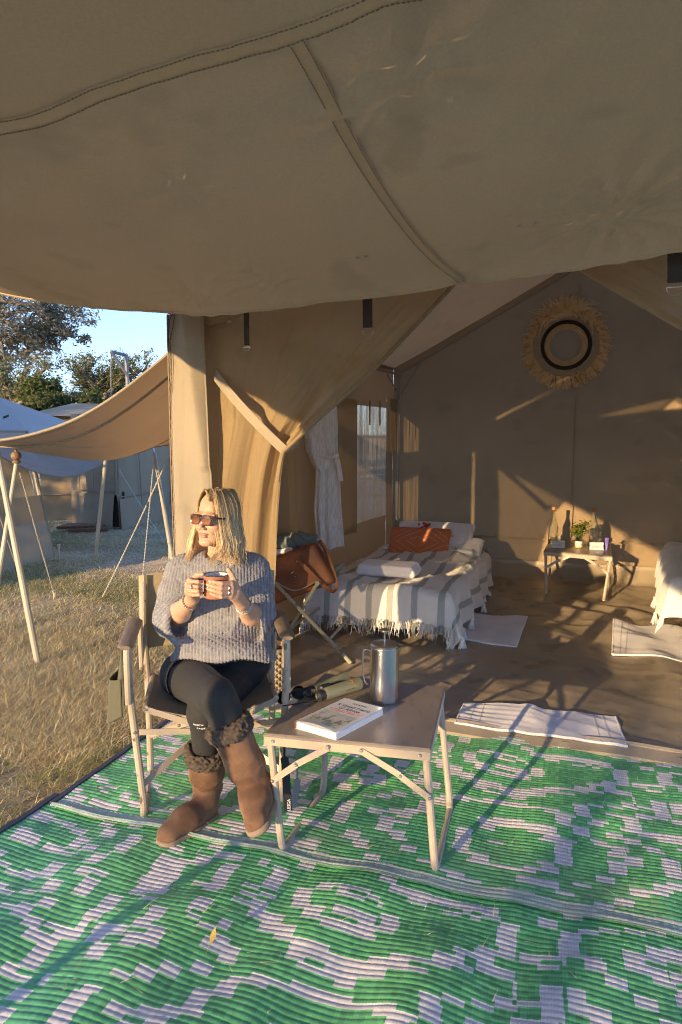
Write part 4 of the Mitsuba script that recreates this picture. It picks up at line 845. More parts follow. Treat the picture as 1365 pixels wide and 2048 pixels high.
part(k1, 'logo_badge', lathe([(0, .0016), (.0062, .0012), (.0068, 0)], a1+d1*(L1*.80)+unit(A(0, -.6, 1))*.0262, 16, unit(A(0, -.6, 1))), 'logo_red')
sn = unit(np.cross(A(0, 0, 1), d1)*-1+A(0, 0, .15)); sn = sn if sn[1] < 0 else -sn
for k in range(5): part(k1, 'lettering', strap([a1+d1*(L1*.52+.009*k)+sn*.0262-A(0, 0, .004), a1+d1*(L1*.52+.009*k+.005)+sn*.0262-A(0, 0, .004)], .0022, .0004, A(0, 0, 1)), 'strap_dark', False)
for (x, y, az_) in ((568, 1396, -.2), (598, 1386, .35)):
    c = gp(x, y, ZT+.02); ax = unit(A(-.45+az_*.4, -.55, .6)); part(bn, 'lens_cap', lathe([(0, -.014), (.020, -.014), (.0245, -.008), (.026, .010), (.0235, .010), (.0215, -.006), (0, -.009)], c, 24, ax), 'black_rubber', 40, label='black rubber lens cap on its tether')
part(bn, 'tether', tube(spline([gp(575, 1393, ZT+.03), gp(590, 1380, ZT+.04), gp(606, 1378, ZT+.035), gp(628, 1374, ZT+.03)], 20), .004, 6), 'black_rubber')
part(bn, 'tether', strap(spline([gp(566, 1412, ZT+.003), gp(590, 1409, ZT+.004), gp(610, 1405, ZT+.012), gp(640, 1398, ZT+.02)], 20), .004, .0012, A(.3, 1, 0)), 'black_rubber')
# strap hanging below the table
part_s = part(bn, 'neck_strap', strap(spline([at(569, 1480, 2.36), at(569, 1512, 2.37), at(571, 1530, 2.37), at(574, 1580, 2.36), at(577, 1622, 2.35)], 20), np.linspace(.004, .004, 20)+.0105*(np.linspace(0, 1, 20) > .28), .002, unit(A(1, .15, 0))), 'black_rubber', label='black neck strap hanging below the tabletop')
M('strap_grey', (.22, .21, .20), .6); part(bn, 'neck_strap', strap(spline([at(594, 1480, 2.42), at(595, 1540, 2.42), at(594, 1575, 2.41), at(586, 1618, 2.38)], 20), np.linspace(.003, .003, 20)+.0095*(np.linspace(0, 1, 20) > .50), .002, unit(A(.9, .4, 0))), 'strap_grey')
M('letter_white', (.72, .72, .72), .6)
tm = meshkit.text_mesh('LEICA', .011, .0008, True); part(part_s, 'lettering', lay(tm, at(581, 1622, 2.345), A(.0, -.02, 1.0), unit(A(-1, -.15, 0)), A(0, -1, 0)), 'letter_white', False)

# ================================================================== bed and bedding
def lint(c, s=.06): return proc(lambda p, n, uv: mi.Color3f(c)*(1-s+2*s*fbm(p.x*7, p.y*7, p.z*7, 3))*(.95+.1*noise(p.x*300, p.y*300, p.z*300)))
M('linen', lint((.74, .73, .72)), .85); M('towel', lint((.76, .74, .76)), .95); M('mat_towel', lint((.62, .60, .62), .1), .95)
BE, BN = unit(A(.945, -.326, 0)), unit(A(.326, .945, 0)); B0 = A(-.15, 4.60, 0); BW, BLn, BZ = .86, 1.93, .40
def bed3(p, q, z): return B0+BE*p+BN*q+A(0, 0, z)
def blanketpat(p, n, uv):
    u = uv.x; c = mi.Color3f(.68, .65, .61); st = mi.Float(0)
    for k in (.09, .235, .38, .525, .685, .86, 1.06): st = dr.maximum(st, 1-smoothstep(.019, .023, dr.abs(u-k)))
    return mix(c, (.33, .345, .33), st*(.85+.15*noise(u*700, uv.y*40.)))*(.92+.13*noise(u*500, uv.y*500))
M('blanket_weave', proc(blanketpat), .9)
def drape(p, q, W, top, rad=.085, flare=.25):
    """cloth laid over a box: p across (0..W is the top), q along (>0 is the top)"""
    def fold(e):  # excess beyond the edge -> (outward, down)
        th = np.clip(e/rad, 0, np.pi/2); return np.where(e > 0, rad*np.sin(th)+np.maximum(0, e-rad*np.pi/2)*.10, 0), np.where(e > 0, rad*(1-np.cos(th))+np.maximum(0, e-rad*np.pi/2)*.98, 0)
    o1, d1_ = fold(p-W); o2, d2_ = fold(-q); o3, d3_ = fold(-p)
    x = np.clip(p, 0, W)+o1-o3; y = np.maximum(q, 0)-o2; z = top-d1_-d2_-d3_+np.minimum(np.minimum(d1_, 1), d2_)*.55; return x, y, z
def blanket(s, t):
    p = -.16+1.34*s; q = -.31+2.13*t; side = np.clip(t*1.4, 0, 1)
    pp = np.where(p > BW, BW+(p-BW)*(.98+.1*t), p); x, y, z = drape(pp, q, BW, BZ)
    hang = np.clip((BZ-z)/.3, 0, 1); f = .016*np.sin(p*17+1.5*np.sin(q*3))*hang+.022*np.sin(q*13+2)*np.clip((p-BW)/.2, 0, 1)
    P = B0+x[..., None]*BE+(y)[..., None]*BN; z = z-.045*np.clip(q/1.8, 0, 1)+.034*nz(P, 3.2, 101)*2*(1-hang)+.016*ridge(P, 2.6, 102, 3)*(1-hang)+.006*ridge(P*A(1.5, 1, .5), 4.0, 106, 2)+.035*np.exp(-((q-1.55)/.35)**2)*np.sin(np.pi*np.clip(x/BW, 0, 1))
    return P-(f*(q < .02))[..., None]*BN+(f*(p > BW))[..., None]*BE+np.maximum(.02, z)[..., None]*A(0, 0, 1)
bd = thing('camp_bed', 'low camp bed against the window wall of the tent', 'bed', 'camp beds')
part(bd, 'mattress', box(bed3(BW/2, BLn/2+.02, BZ-.135), BE*(BW/2-.03), BN*(BLn/2-.03), A(0, 0, .065), .03), 'linen')
for p in (.03, BW-.03): part(bd, 'rail', tube([bed3(p, .05, .22), bed3(p, BLn-.02, .20)], .015, 8), 'steel_dull')
for q in (.25, .95, 1.75):
    for p in (.05, BW-.05): part(bd, 'leg', tube([bed3(p, q, .21), bed3(p+(.0 if p < .4 else .02), q-.02, .012)], .013, 8), 'steel_dull')
    part(bd, 'foot_bar', tube([bed3(.02, q, .03), bed3(BW+.03, q, .03)], .014, 8), 'steel_dull')
part(bd, 'head_knob', ball(bed3(BW+.05, BLn-.08, BZ-.03), .02), 'steel_dull')
m, uv = sheet(blanket, 130, 190); uv2 = np.stack([-.16+1.34*uv[:, 0], -.31+2.13*uv[:, 1]], 1)
bl = thing('striped_blanket', 'off white cotton blanket with grey stripes and a tasselled fringe covering the window side bed', 'blanket'); part(bl, 'cloth', m, 'blanket_weave', True, uv=uv2)
M('fringe_white', lint((.70, .67, .63)), .9); M('fringe_grey', lint((.22, .235, .22)), .9)
def fringe(par, pts, dirs, ln_, name, mats, seed, per=3):
    r = np.random.default_rng(seed); ms = {k: [] for k in set(mats)}
    for p, d, mt in zip(pts, dirs, mats):
        for _ in range(per):
            q0 = p+r.normal(0, .006, 3); q2 = p+unit(d)*ln_*r.uniform(.7, 1.1)+r.normal(0, .014, 3); ms[mt].append(tube([q0, (q0+q2)/2+r.normal(0, .006, 3), q2], [.0038, .0034, .0016], 4, False))
    for k, v in ms.items(): part(par, name, cat(v), k, True, kind='stuff')
ks = np.linspace(.02, .99, 72); ep = blanket(ks, np.zeros(72)); pv = -.16+1.34*ks
mats = ['fringe_grey' if min(abs(x-k) for k in (.09, .235, .38, .525, .685, .86, 1.06)) < .028 else 'fringe_white' for x in pv]
fringe(bl, ep+A(0, 0, .05)-BN*.012, [A(0, 0, -1)]*72, .092, 'fringe', mats, 3, 3)
M('tassel', lint((.74, .72, .70)), .9)
def tassel(par, p, L_=.085, r=.020, mat='tassel', n=26, seed=0):
    g = np.random.default_rng(seed); ms = [ball(p-A(0, 0, .008), r*.55, 1)]
    for _ in range(n):
        a = g.uniform(0, 2*np.pi); k = r*math.sqrt(g.random()); ms.append(tube([p, p+A(math.cos(a)*k*.6, math.sin(a)*k*.6, -L_*.35), p+A(math.cos(a)*k*1.3, math.sin(a)*k*1.3, -L_*g.uniform(.85, 1.05))], [.003, .004, .0025], 4, False))
    part(par, 'tassel', cat(ms), mat, True)
for i, t_ in enumerate((.12, .19, .33, .44, .58, .66, .74, .82, .90)):
    tassel(bl, blanket(A(1.), A(t_))[0]+A(.004, -.004, .005), .080, .021, seed=i)
part(bl, 'folded_end', box(bed3(BW*.5, 1.60, BZ-.005), BE*.40, BN*.10, A(0, 0, .018), .016), 'linen')
def pillow(name, c, ex, ey, ez, r, label, mat, cat_, puff=1.0, h=.012, seed=0):
    R = np.stack([unit(ex), unit(ey), unit(ez)]); rx, ry, rz = r
    def f(p):
        q = (p-c)@R.T; u, v = q[:, 0]/rx, q[:, 1]/ry; e = np.clip(1-np.abs(u)**4, 0, 1)*np.clip(1-np.abs(v)**4, 0, 1)
        th = rz*(.10+.90*e**.55)+.016*nz(p, 9, seed, 3)*2*e; a = np.abs(q[:, 2])-th
        pin = 1+.05*(u*u*v*v); s = np.maximum(np.abs(q[:, 0])-rx*(.955+.045*np.abs(v)**3), np.abs(q[:, 1])-ry*(.94+.06*np.abs(u)**3)); return smax(a*.8, s, .012)
    ext = np.abs(R.T)@(np.array(r)+.02); m = nets(f, c-ext, c+ext, h); return solo(name, m, mat, label, cat_, smooth=True)
lean = unit(BN*.45+A(0, 0, .89)); pn_ = unit(np.cross(BE, lean))
def bpx(x, y, q): return on_plane(x, y, bed3(0, q, 0), BN)
pillow('white_pillow', bpx(868, 1080, 1.80), BE, unit(BN*.75+A(0, 0, .66)), unit(np.cross(BE, unit(BN*.75+A(0, 0, .66)))), (.36, .20, .085), 'crumpled white pillow at the head of the bed behind the red cushion', 'linen', 'pillow', seed=5)
pillow('white_pillow', bpx(905, 1098, 1.72), BE, unit(BN*.93+A(0, 0, .36)), unit(np.cross(BE, unit(BN*.93+A(0, 0, .36)))), (.27, .18, .06), 'lower white pillow lying flat beneath the crumpled one', 'linen', 'pillow', seed=8)
def redpat(p, n, uv):
    q = p-mi.Point3f(*RC.tolist()); u = q.x*float(BE[0])+q.y*float(BE[1]); v = q.x*float(RUP[0])+q.y*float(RUP[1])+q.z*float(RUP[2])
    c = mi.Color3f(.56, .17, .065)*(.85+.25*noise(u*300, v*300)); ln1 = mi.Float(0); d = dr.abs(u)*.62+dr.abs(v)
    for k in (.055, .115, .165, .215): ln1 = dr.maximum(ln1, 1-smoothstep(.0022, .0034, dr.abs(d-k)))
    dash = dr.select((u*66-dr.floor(u*66)) < .68, 1., 0.); return mix(c, (.70, .58, .46), ln1*dash*.85)
RC = bpx(838, 1090, 1.52); RUP = unit(BN*.60+A(0, 0, .80)); M('red_cloth', proc(redpat), .9)
k = pillow('red_cushion', RC, BE, RUP, unit(np.cross(BE, RUP)), (.275, .172, .065), 'rust red rectangular cushion with dashed cream diamond stitching', 'red_cloth', 'cushion', seed=11)
M('tassel_cream', (.55, .42, .28), .9)
for sx, sy in ((-1, -1), (1, 1)): tassel(k, RC+BE*.272*sx+RUP*.145*sy+A(0, -.01, .01), .055, .014, 'tassel_cream', 16, sx+5)
M('red_thread', (.5, .05, .03), .8); rr = np.random.default_rng(2); pc = bpx(854, 1051, 1.78)
solo('red_flower', cat([ball(pc+A(*(rr.normal(0, 1, 3)*A(.028, .01, .010))), .011, 1) for _ in range(16)]), 'red_thread', 'small cluster of red petals on top of the white pillow', 'flower')
tc = gp(778, 1136, BZ+.06)
def towelf(p):
    q = p-tc; u, v, w = q@BE, q@BN, q[:, 2]; d = rbox(np.stack([u, v, w], 1), (0, 0, -.015), (.215, .125, .028), .027)
    d = np.minimum(d, rbox(np.stack([u, v, w], 1), (.0, -.0, .016), (.20, .118, .022), .021)); return d+.006*nz(p, 14, 31, 3)
solo('folded_towel', nets(towelf, tc-.30, tc+.30, .009, K=1.6), 'towel', 'thick white towel folded on the striped blanket', 'towel', smooth=True)

# second bed, only its corner of bedding is in the picture
b2 = thing('camp_bed', 'camp bed at the right edge, only a sunlit corner of its bedding in view', 'bed', 'camp beds'); b2o = on_plane(1352, 1100, tp(0, 1.9, 0), NF)
E2_, N2_ = unit(A(.911, -.413, 0)), unit(A(.413, .911, 0)); S2 = A(2.17, 4.30, 0)
part(b2, 'mattress', box(S2+E2_*.42+N2_*.75+A(0, 0, .42), E2_*.40, N2_*.75, A(0, 0, .07), .03), 'linen')
for p in (.06, .8):
    for q in (.15, 1.35): part(b2, 'leg', bar(S2+E2_*p+N2_*q+A(0, 0, .36), S2+E2_*p+N2_*q+A(0, 0, .01), .013), 'steel_dull')
def bl2(s, t):
    p = -.32+1.1*s; q = -.30+1.9*t; x, y, z = drape(.84-p, q, .84, .50); P = S2+(.84-x)[..., None]*E2_+y[..., None]*N2_; f = .025*np.sin(q*15)*np.clip(-p/.2, 0, 1); return P-f[..., None]*E2_+np.maximum(.03, z+.02*nz(P, 4, 8))[..., None]*A(0, 0, 1)
w2 = thing('white_blanket', 'white blanket hanging off the right hand bed in bright sun', 'blanket'); m, uv = sheet(bl2, 70, 90); part(w2, 'cloth', m, 'linen', True)
for i, t_ in enumerate((.20, .32, .44, .56)): tassel(w2, bl2(A(0.), A(t_))[0], .08, .022, seed=20+i)

# ================================================================== bath mats on the groundsheet
M('mat_stripe', (.42, .41, .42), .9)
def mat(label, corners, seed, bump=None, stripes=True):
    c = [gp(x, y, .055) for x, y in corners]; k = thing('bath_mat', label, 'bath mat', 'white bath mats on the tent floor')
    def fn(s, t):
        s_, t_ = s[..., None], t[..., None]; P = (c[0]*(1-s_)+c[1]*s_)*(1-t_)+(c[3]*(1-s_)+c[2]*s_)*t_; w = .008*nz(P, 7, seed)*2+.010*np.sin(P[..., 0]*9+P[..., 1]*6)
        w = w+.004*np.sin((t*9+s*2.5)*4)*np.exp(-((s-.1)/.3)**2)
        if bump is not None: w = w+.035*np.exp(-((s-bump)/.06)**2)*np.clip(t*1.5-.5, 0, 1)
        P = P.copy(); P[..., 2] = floorz(P); return P+(w*.5+.012)[..., None]*A(0, 0, 1)
    m, uv = sheet(fn, 60, 40); part(k, 'cloth', thick(m, A(0, 0, -1), .012), 'mat_towel', 40)
    if stripes:
        for s in (.08, .14, .86, .92): part(k, 'border_stripe', strap(fn(np.full(24, s), np.linspace(0.01, .99, 24))+A(0, 0, .0004), .0035, .0006, unit(c[1]-c[0])), 'mat_stripe')
    for s in (0.0, 1.0): part(k, 'hem', tube(fn(np.full(24, s), np.linspace(0, 1, 24))-A(0, 0, .004), .007, 6), 'mat_towel')
mat('white bath mat just inside the door sill, nearest the rug', [(912, 1446), (1254, 1492), (1232, 1434), (930, 1405)], 1, .45)
mat('plain white bath mat lying beside the striped bed', [(894, 1280), (1032, 1289), (1055, 1235), (940, 1226)], 2, None, False)
mat('white bath mat at the right edge with sun and shadows across it', [(1226, 1307), (1420, 1330), (1440, 1258), (1228, 1248)], 3)

# ================================================================== side table with bottles
ZS = .42; S4 = [gp(1088, 1101, ZS), gp(1226, 1113, ZS), gp(1222, 1084, ZS), gp(1100, 1078, ZS)]
SF = [gp(1093, 1192, .05), gp(1208, 1204, .05), gp(1222, 1168, .05), gp(1102, 1162, .05)]
SF[2] = SF[1]+(SF[2]-SF[1])*.6; SF[3] = SF[0]+(SF[3]-SF[0])*.6; SF = [p*A(1, 1, 1)+A(0, 0, -.0) for p in SF]
tb2 = table('small folding side table against the back wall holding two water bottles', S4, SF, group='folding camp tables')
scene['glass'] = {'type': 'dielectric', 'int_ior': 1.5, 'specular_transmittance': rgb((.96, .98, .97))}
scene['glass_thin'] = {'type': 'thindielectric', 'int_ior': 1.5}
M('cork', (.44, .20, .08), .8)
def onS(x, y, z=ZS): return gp(x, y, z)+A(0, 0, .001)
def bottle(x, y, label):
    c = onS(x, y); k = thing('glass_bottle', label, 'bottle', 'water bottles on the side table'); 
    out = [(0, 0), (.036, 0), (.040, .006), (.040, .17), (.036, .195), (.022, .235), (.015, .262), (.0135, .30), (.016, .302), (.016, .312)]
    inn = [(.0115, .312), (.0105, .262), (.018, .235), (.0325, .195), (.0368, .17), (.0368, .012), (0, .010)]
    part(k, 'glass_body', lathe(out+inn, c, 28), 'glass', True); part(k, 'cork', lathe([(0, .305), (.0105, .305), (.0105, .312), (.016, .314), (.0165, .342), (0, .343)], c, 16), 'cork')
    part(k, 'water', lathe([(0, .0125), (.0362, .0125), (.0362, .045), (0, .045)], c, 24), 'water', True)
scene['water'] = {'type': 'dielectric', 'int_ior': 1.33, 'specular_transmittance': rgb((.9, .93, .85))}
bottle(1106, 1090, 'corked clear glass bottle at the left end of the side table'); bottle(1187, 1094, 'corked clear glass bottle to the right of the potted sprig')
def tumbler(x, y, label):
    c = onS(x, y); solo('drinking_glass', lathe([(0, 0), (.026, 0), (.030, .075), (.028, .075), (.0245, .006), (0, .006)], c, 24), 'glass', label, 'glass', 'tumblers on the side table', smooth=True)
tumbler(1119, 1086, 'clear tumbler standing behind the left hand card'); tumbler(1203, 1090, 'clear tumbler standing behind the right hand card')
M('card', (.66, .64, .70), .8)
def card(x0, x1, y, label):
    a, b = onS(x0, y), onS(x1, y); b[1] = b[1]-.0; d = unit(b-a); w = np.linalg.norm(b-a)/2; n = unit(np.cross(d, A(0, 0, 1))); c = (a+b)/2; k = thing('name_card', label, 'card', 'tent cards on the side table'); up = unit(A(0, 0, 1)-n*.3)
    part(k, 'front', box(c+up*.033, d*w, up*.033, n*.0005), 'card'); part(k, 'back', box(c-n*.020+unit(A(0, 0, 1)+n*.3)*.033, d*w, unit(A(0, 0, 1)+n*.3)*.033, n*.0005), 'card')
    r = np.random.default_rng(int(x0))
    for i in range(4): part(k, 'printed_line', strap([c+up*(.052-.010*i)-d*w*.7+n*.0016, c+up*(.052-.010*i)+d*w*r.uniform(.3, .7)+n*.0016], .0012, .0003, up), 'strap_grey', False)
card(1105, 1131, 1096, 'white folded card at the left of the side table'); card(1181, 1208, 1100, 'white folded card at the right of the side table')
vc = onS(1158, 1096); vs = thing('plant_pot', 'small white and yellow glazed pot with a glass rim', 'pot')
M('pot_glaze', proc(lambda p, n, uv: mix((.75, .42, .05), (.62, .60, .57), smoothstep(.432, .440, p.z+.006*noise(p.x*150, p.y*150, 1.)))*(.8+.3*noise(p.x*90, p.y*90, p.z*90))), .3)
part(vs, 'body', lathe([(0, 0), (.026, 0), (.032, .008), (.033, .055), (.030, .062), (.028, .060), (.028, .05), (0, .05)], vc, 24), 'pot_glaze', True); part(vs, 'glass_collar', lathe([(.026, .055), (.026, .105), (.024, .105), (.024, .055)], vc, 24), 'glass', True)
pl = thing('leafy_sprig', 'bunch of green leafy sprigs standing in the small pot', 'plant'); r = np.random.default_rng(9); ms = []; pts = []
for i in range(17):
    a = r.uniform(0, 2*np.pi); o = r.uniform(.02, .085); tip = vc+A(math.cos(a)*o, math.sin(a)*o*.8, r.uniform(.12, .205)); ms.append(tube(spline([vc+A(0, 0, .05), vc*.5+tip*.5+A(0, 0, .03), tip], 10), .0014, 4)); pts.append(tip+r.normal(size=(26, 3))*A(.016, .016, .020))
part(pl, 'stem', cat(ms), 'leafgreen'); M('leafgreen', (.07, .12, .03), .6)
m, c = leaves(np.vstack(pts), .0115, np.array([[.10, .17, .03], [.16, .22, .04], [.06, .11, .02], [.30, .20, .05]]), 3, .2, .62); scene[f'{pl}__leaves'] = ply(m, 'leaf_dark', False, color=c)
M('tube_purple', (.22, .17, .62), .35); tcn = onS(1214, 1100)
tu = thing('lotion_tube', 'purple squeeze tube standing on its cap beside the right hand card', 'tube'); part(tu, 'tube', hull([tcn+A(.011*math.cos(a), .011*math.sin(a), .022) for a in np.linspace(0, 6.2, 12)]+[tcn+A(.017*s, .001*e, .105) for s in (-1, 1) for e in (-1, 1)]), 'tube_purple'); part(tu, 'cap', lathe([(0, 0), (.010, 0), (.010, .021), (0, .021)], tcn, 14), 'tube_purple')

# ================================================================== wreath of raffia on the back wall
M('raffia', proc(lambda p, n, uv: mix((.92, .78, .54), (.72, .54, .30), fbm(p.x*30, p.y*30, p.z*30, 2))), .75); M('raffia_pale', (.56, .44, .28), .7); M('raffia_black', (.018, .013, .014), .7)
wc = on_plane(1133, 690, tp(0, DEP-.05, 0), NF); wr = thing('raffia_wreath', 'round raffia wreath with a black ring and shaggy fringe on the back wall', 'wreath'); WU, WV = U, A(0, 0, 1)
def wp_(rad, ang, off=0.): return wc+WU*rad*math.cos(ang)+WV*rad*math.sin(ang)+NF*off
def disc(r0, r1, h, off, n=72): m = lathe([(r0, 0), (r0+.003, h), (r1-.003, h), (r1, 0)], (0, 0, 0), n); return lay(m, wc+NF*off, WU, WV, NF)
part(wr, 'inner_ring', disc(.138, .188, .014, .0), 'raffia_pale', 40); part(wr, 'black_ring', disc(.188, .224, .014, .0), 'raffia_black', 40)
part(wr, 'ring_cord', cat([bar(wp_(.139, a, .012), wp_(.187, a, .015), .0042, 5) for a in np.linspace(0, 2*np.pi, 96, False)]), 'raffia_pale', True, kind='stuff')
part(wr, 'spoke', cat([bar(wp_(.222, a, .012), wp_(.290, a+.01, .012), .0044, 5) for a in np.linspace(0, 2*np.pi, 96, False)]), 'raffia_pale', True, kind='stuff'); part(wr, 'binding', lay(lathe([(.262, .006), (.266, .012), (.270, .006)], (0, 0, 0), 60), wc, WU, WV, NF), 'raffia_pale')
r = np.random.default_rng(21); ms = {0: [], 1: [], 2: []}
for i in range(1150):
    a = r.uniform(0, 2*np.pi); top = math.exp(-((a-math.pi/2)/.75)**2); r0 = r.uniform(.282, .300); ln = r.uniform(.055, .10); g_ = A(0, 0, -1)*.018*(1-top)
    ta = a+r.normal(0, .06+.12*top); p0 = wp_(r0, a, r.uniform(.005, .03)); p2 = wp_(r0+ln, ta, r.uniform(-.005, .06+.02*top))+g_
    if top > .3 and r.random() < .5: p0 = wp_(.30, a, .035); p2 = wp_(r.uniform(.235, .29), a+r.normal(0, .22), .05)+A(0, 0, -.01)
    ms[int(r.random()*2.5)].append(tube([p0, (p0+p2)/2+NF*.012+r.normal(0, .005, 3), p2], [.0038, .0045, .0018], 3, False))
for i in range(110):
    a = math.pi/2+r.normal(.05, .26); p0 = wp_(.30, a, .03); ta = a+r.normal(0, .3); ms[int(r.random()*2.5)].append(tube([p0, wp_(.36, (a+ta)/2, .05), wp_(r.uniform(.39, .455), ta, .03)], [.0042, .0042, .002], 3, False))
M('raffia_dark', (.42, .27, .12), .8)
for k, mt in ((0, 'raffia'), (1, 'raffia_pale2'), (2, 'raffia_dark')): part(wr, 'fringe', cat(ms[k]), mt, True, kind='stuff')
M('raffia_pale2', (.88, .72, .47), .7)

# ================================================================== luggage rack, bag, scarf, basket
rk = thing('luggage_rack', 'green grey folding luggage rack of crossed tubes beside the bed', 'rack')
RS = A(.150, .58, 0); TR_, FR_ = at(637, 1165, 4.15), gp(706, 1330, .05)+A(0, 0, .0); TL_, FLo = TR_-A(.30, -.09, 0), A(TR_[0]-.26, 4.22, .05); TLo = TL_
for s in (0, 1):
    o = RS*s; part(rk, 'leg', tube([TL_+o, FR_+o], .0125, 8), 'paint_green'); part(rk, 'leg', tube([TR_+o, FLo+o], .0125, 8), 'paint_green')
    part(rk, 'foot', cat(ball(FR_+o, .018, 1), ball(FLo+o, .018, 1)), 'rubber')
for p in (TR_, TL_): part(rk, 'top_rail', tube(spline([p-RS*.04, p+RS*.1, p+RS*.9, p+RS*1.04], 20), .015, 8), 'paint_green')
for k in (.35,): part(rk, 'cross_bar', tube([TR_*(1-k)+FLo*k+A(0, 0, -.10), TR_*(1-k)+FLo*k+RS+A(0, 0, -.10)], .009, 8), 'paint_green')
part(rk, 'cross_bar', tube([FLo*.72+TR_*.28, FLo*.72+TR_*.28+RS], .010, 8), 'paint_green'); part(rk, 'cross_bar', tube([FR_*.72+TL_*.28, FR_*.72+TL_*.28+RS], .010, 8), 'paint_green')
for k in (.02, .98): 
    q = TR_+RS*k; part(rk, 'webbing', strap(spline([TL_+RS*k, (TL_+TR_)/2+RS*k-A(0, 0, .06), TR_+RS*k+A(.0, 0, .012)], 16), .022, .003, unit(RS)), 'canvas_front')
M('leather', proc(lambda p, n, uv: mix((.30, .105, .035), (.13, .045, .022), smoothstep(.3, .72, fbm(p.x*6, p.y*6, p.z*6, 4)))*(.85+.3*noise(p.x*120, p.y*120, p.z*120))), .55)
bg = thing('leather_bag', 'brown suede leather tote bag lying on the luggage rack', 'bag'); bc = at(598, 1142, 4.30); bx = unit(A(.93, -.12, .36)); by = unit(np.cross(A(-.1, 1, -.05), bx)*1.0); by = by if by[2] > 0 else -by; bzv = np.cross(bx, by); RB = np.stack([bx, by, bzv])
def bagf(p):
    q = (p-bc)@RB.T; sq = 1-.12*np.clip(q[:, 1]/.14, -1, 1); d = rbox(np.stack([q[:, 0]/sq, q[:, 1], q[:, 2]/(1.0-.35*np.clip((q[:, 1]+.02)/.14, -1, 1))], 1), (0, 0, 0), (.195, .138, .085), .03); return d*.8+.012*nz(p, 7, 41, 3)+.004*nz(p, 25, 42, 2)
part(bg, 'body', nets(bagf, bc-.34, bc+.34, .009, K=1.8), 'leather', True)
def bq(x, y, z): return bc+bx*x+by*y+bzv*z
fr = -1 if (bzv[1] > 0) else 1
ED = fr*.092
part(bg, 'handle', strap(spline([bq(.04, .085, ED), bq(.075, .03, ED*1.25), bq(.12, -.07, ED*1.35), bq(.165, -.155, ED*1.3), bq(.195, -.185, ED), bq(.215, -.13, ED*.7), bq(.215, -.02, ED*.2), bq(.205, .08, -ED*.4), bq(.18, .13, -ED*.8)], 46), .013, .0025, unit(bx*.9+by*.3)), 'leather', label='long leather strap looping down over the rack')
part(bg, 'handle', strap(spline([bq(-.14, .085, ED), bq(-.12, .0, ED*1.2), bq(-.09, -.09, ED*1.25), bq(-.05, -.10, ED*1.2), bq(-.03, .0, ED*1.15), bq(-.02, .085, ED)], 24)*1, .013, .0025, unit(bx)), 'leather') if False else None
M('brass', (.75, .55, .25), .3, metal=1.0)
part(bg, 'stud', cat(ball(bq(.035, .075, ED*1.02), .006, 1), ball(bq(-.01, -.01, ED*1.06), .005, 1)), 'brass'); part(bg, 'clasp', strap([bq(-.025, .018, ED*1.08), bq(-.003, .024, ED*1.08)], .002, .001, by), 'brass')
M('teal_cloth', lint((.135, .165, .16), .12), .9); sc_c = at(588, 1083, 4.52)
def scarf(p):
    q = p-sc_c; d = ell(p, sc_c+A(-.02, 0, 0), (.185, .12, .058)); d = sm(d, ell(p, sc_c+A(.06, -.03, .030), (.10, .07, .040)), .02); d = sm(d, ell(p, sc_c+A(-.09, -.05, -.01), (.10, .06, .045)), .02)
    return d+.016*np.sin((q[:, 2]*1.2+q[:, 0]*.55+.05*np.sin(q[:, 0]*20))*75+6*nz(p, 5, 4))*np.clip(.6+nz(p, 6, 43)*2, .2, 1)
solo('teal_scarf', nets(scarf, sc_c-A(.28, .22, .14), sc_c+A(.28, .22, .14), .009, K=2.6), 'teal_cloth', 'crumpled grey teal cloth heaped behind the leather bag', 'cloth', smooth=True)
solo('folded_shirt', box(sc_c+A(-.10, -.05, -.055), A(.10, 0, .02), A(0, .08, 0), A(0, 0, .018), .012), 'linen', 'white folded cloth under the teal one, behind the bag', 'cloth')
M('wicker', proc(lambda p, n, uv: mix((.40, .31, .20), (.22, .155, .09), noise(p.x*60, p.y*60, p.z*60))), .7); kb = gp(546, 1390, .0); bs = thing('wicker_basket', 'round woven wicker basket on the floor behind the chair arm', 'basket'); ms = []
for j in range(15):
    z = .012+.0175*j; n_ = 120; a = np.linspace(0, 2*np.pi, n_); rr_ = .078+.010*j/14+.005*np.sin(a*15+(j % 2)*np.pi); ms.append(tube(np.stack([kb[0]+rr_*np.cos(a), kb[1]+rr_*np.sin(a), np.full(n_, z)], 1), .0078, 5, False))
part(bs, 'weave', cat(ms), 'wicker', True); part(bs, 'stake', cat([bar(kb+A(math.cos(a)*.077, math.sin(a)*.077, 0), kb+A(math.cos(a)*.088, math.sin(a)*.088, .262), .005, 5) for a in np.arange(30)*2*np.pi/30]), 'wicker', True, kind='stuff'); part(bs, 'rim', ring(kb+A(0, 0, .268), .089, .010, 0, A(1, 0, 0), A(0, 1, 0), N=40, sides=7), 'wicker'); part(bs, 'base', lathe([(0, .006), (.08, .006), (.08, .0), (0, .0)], kb, 24), 'wicker')

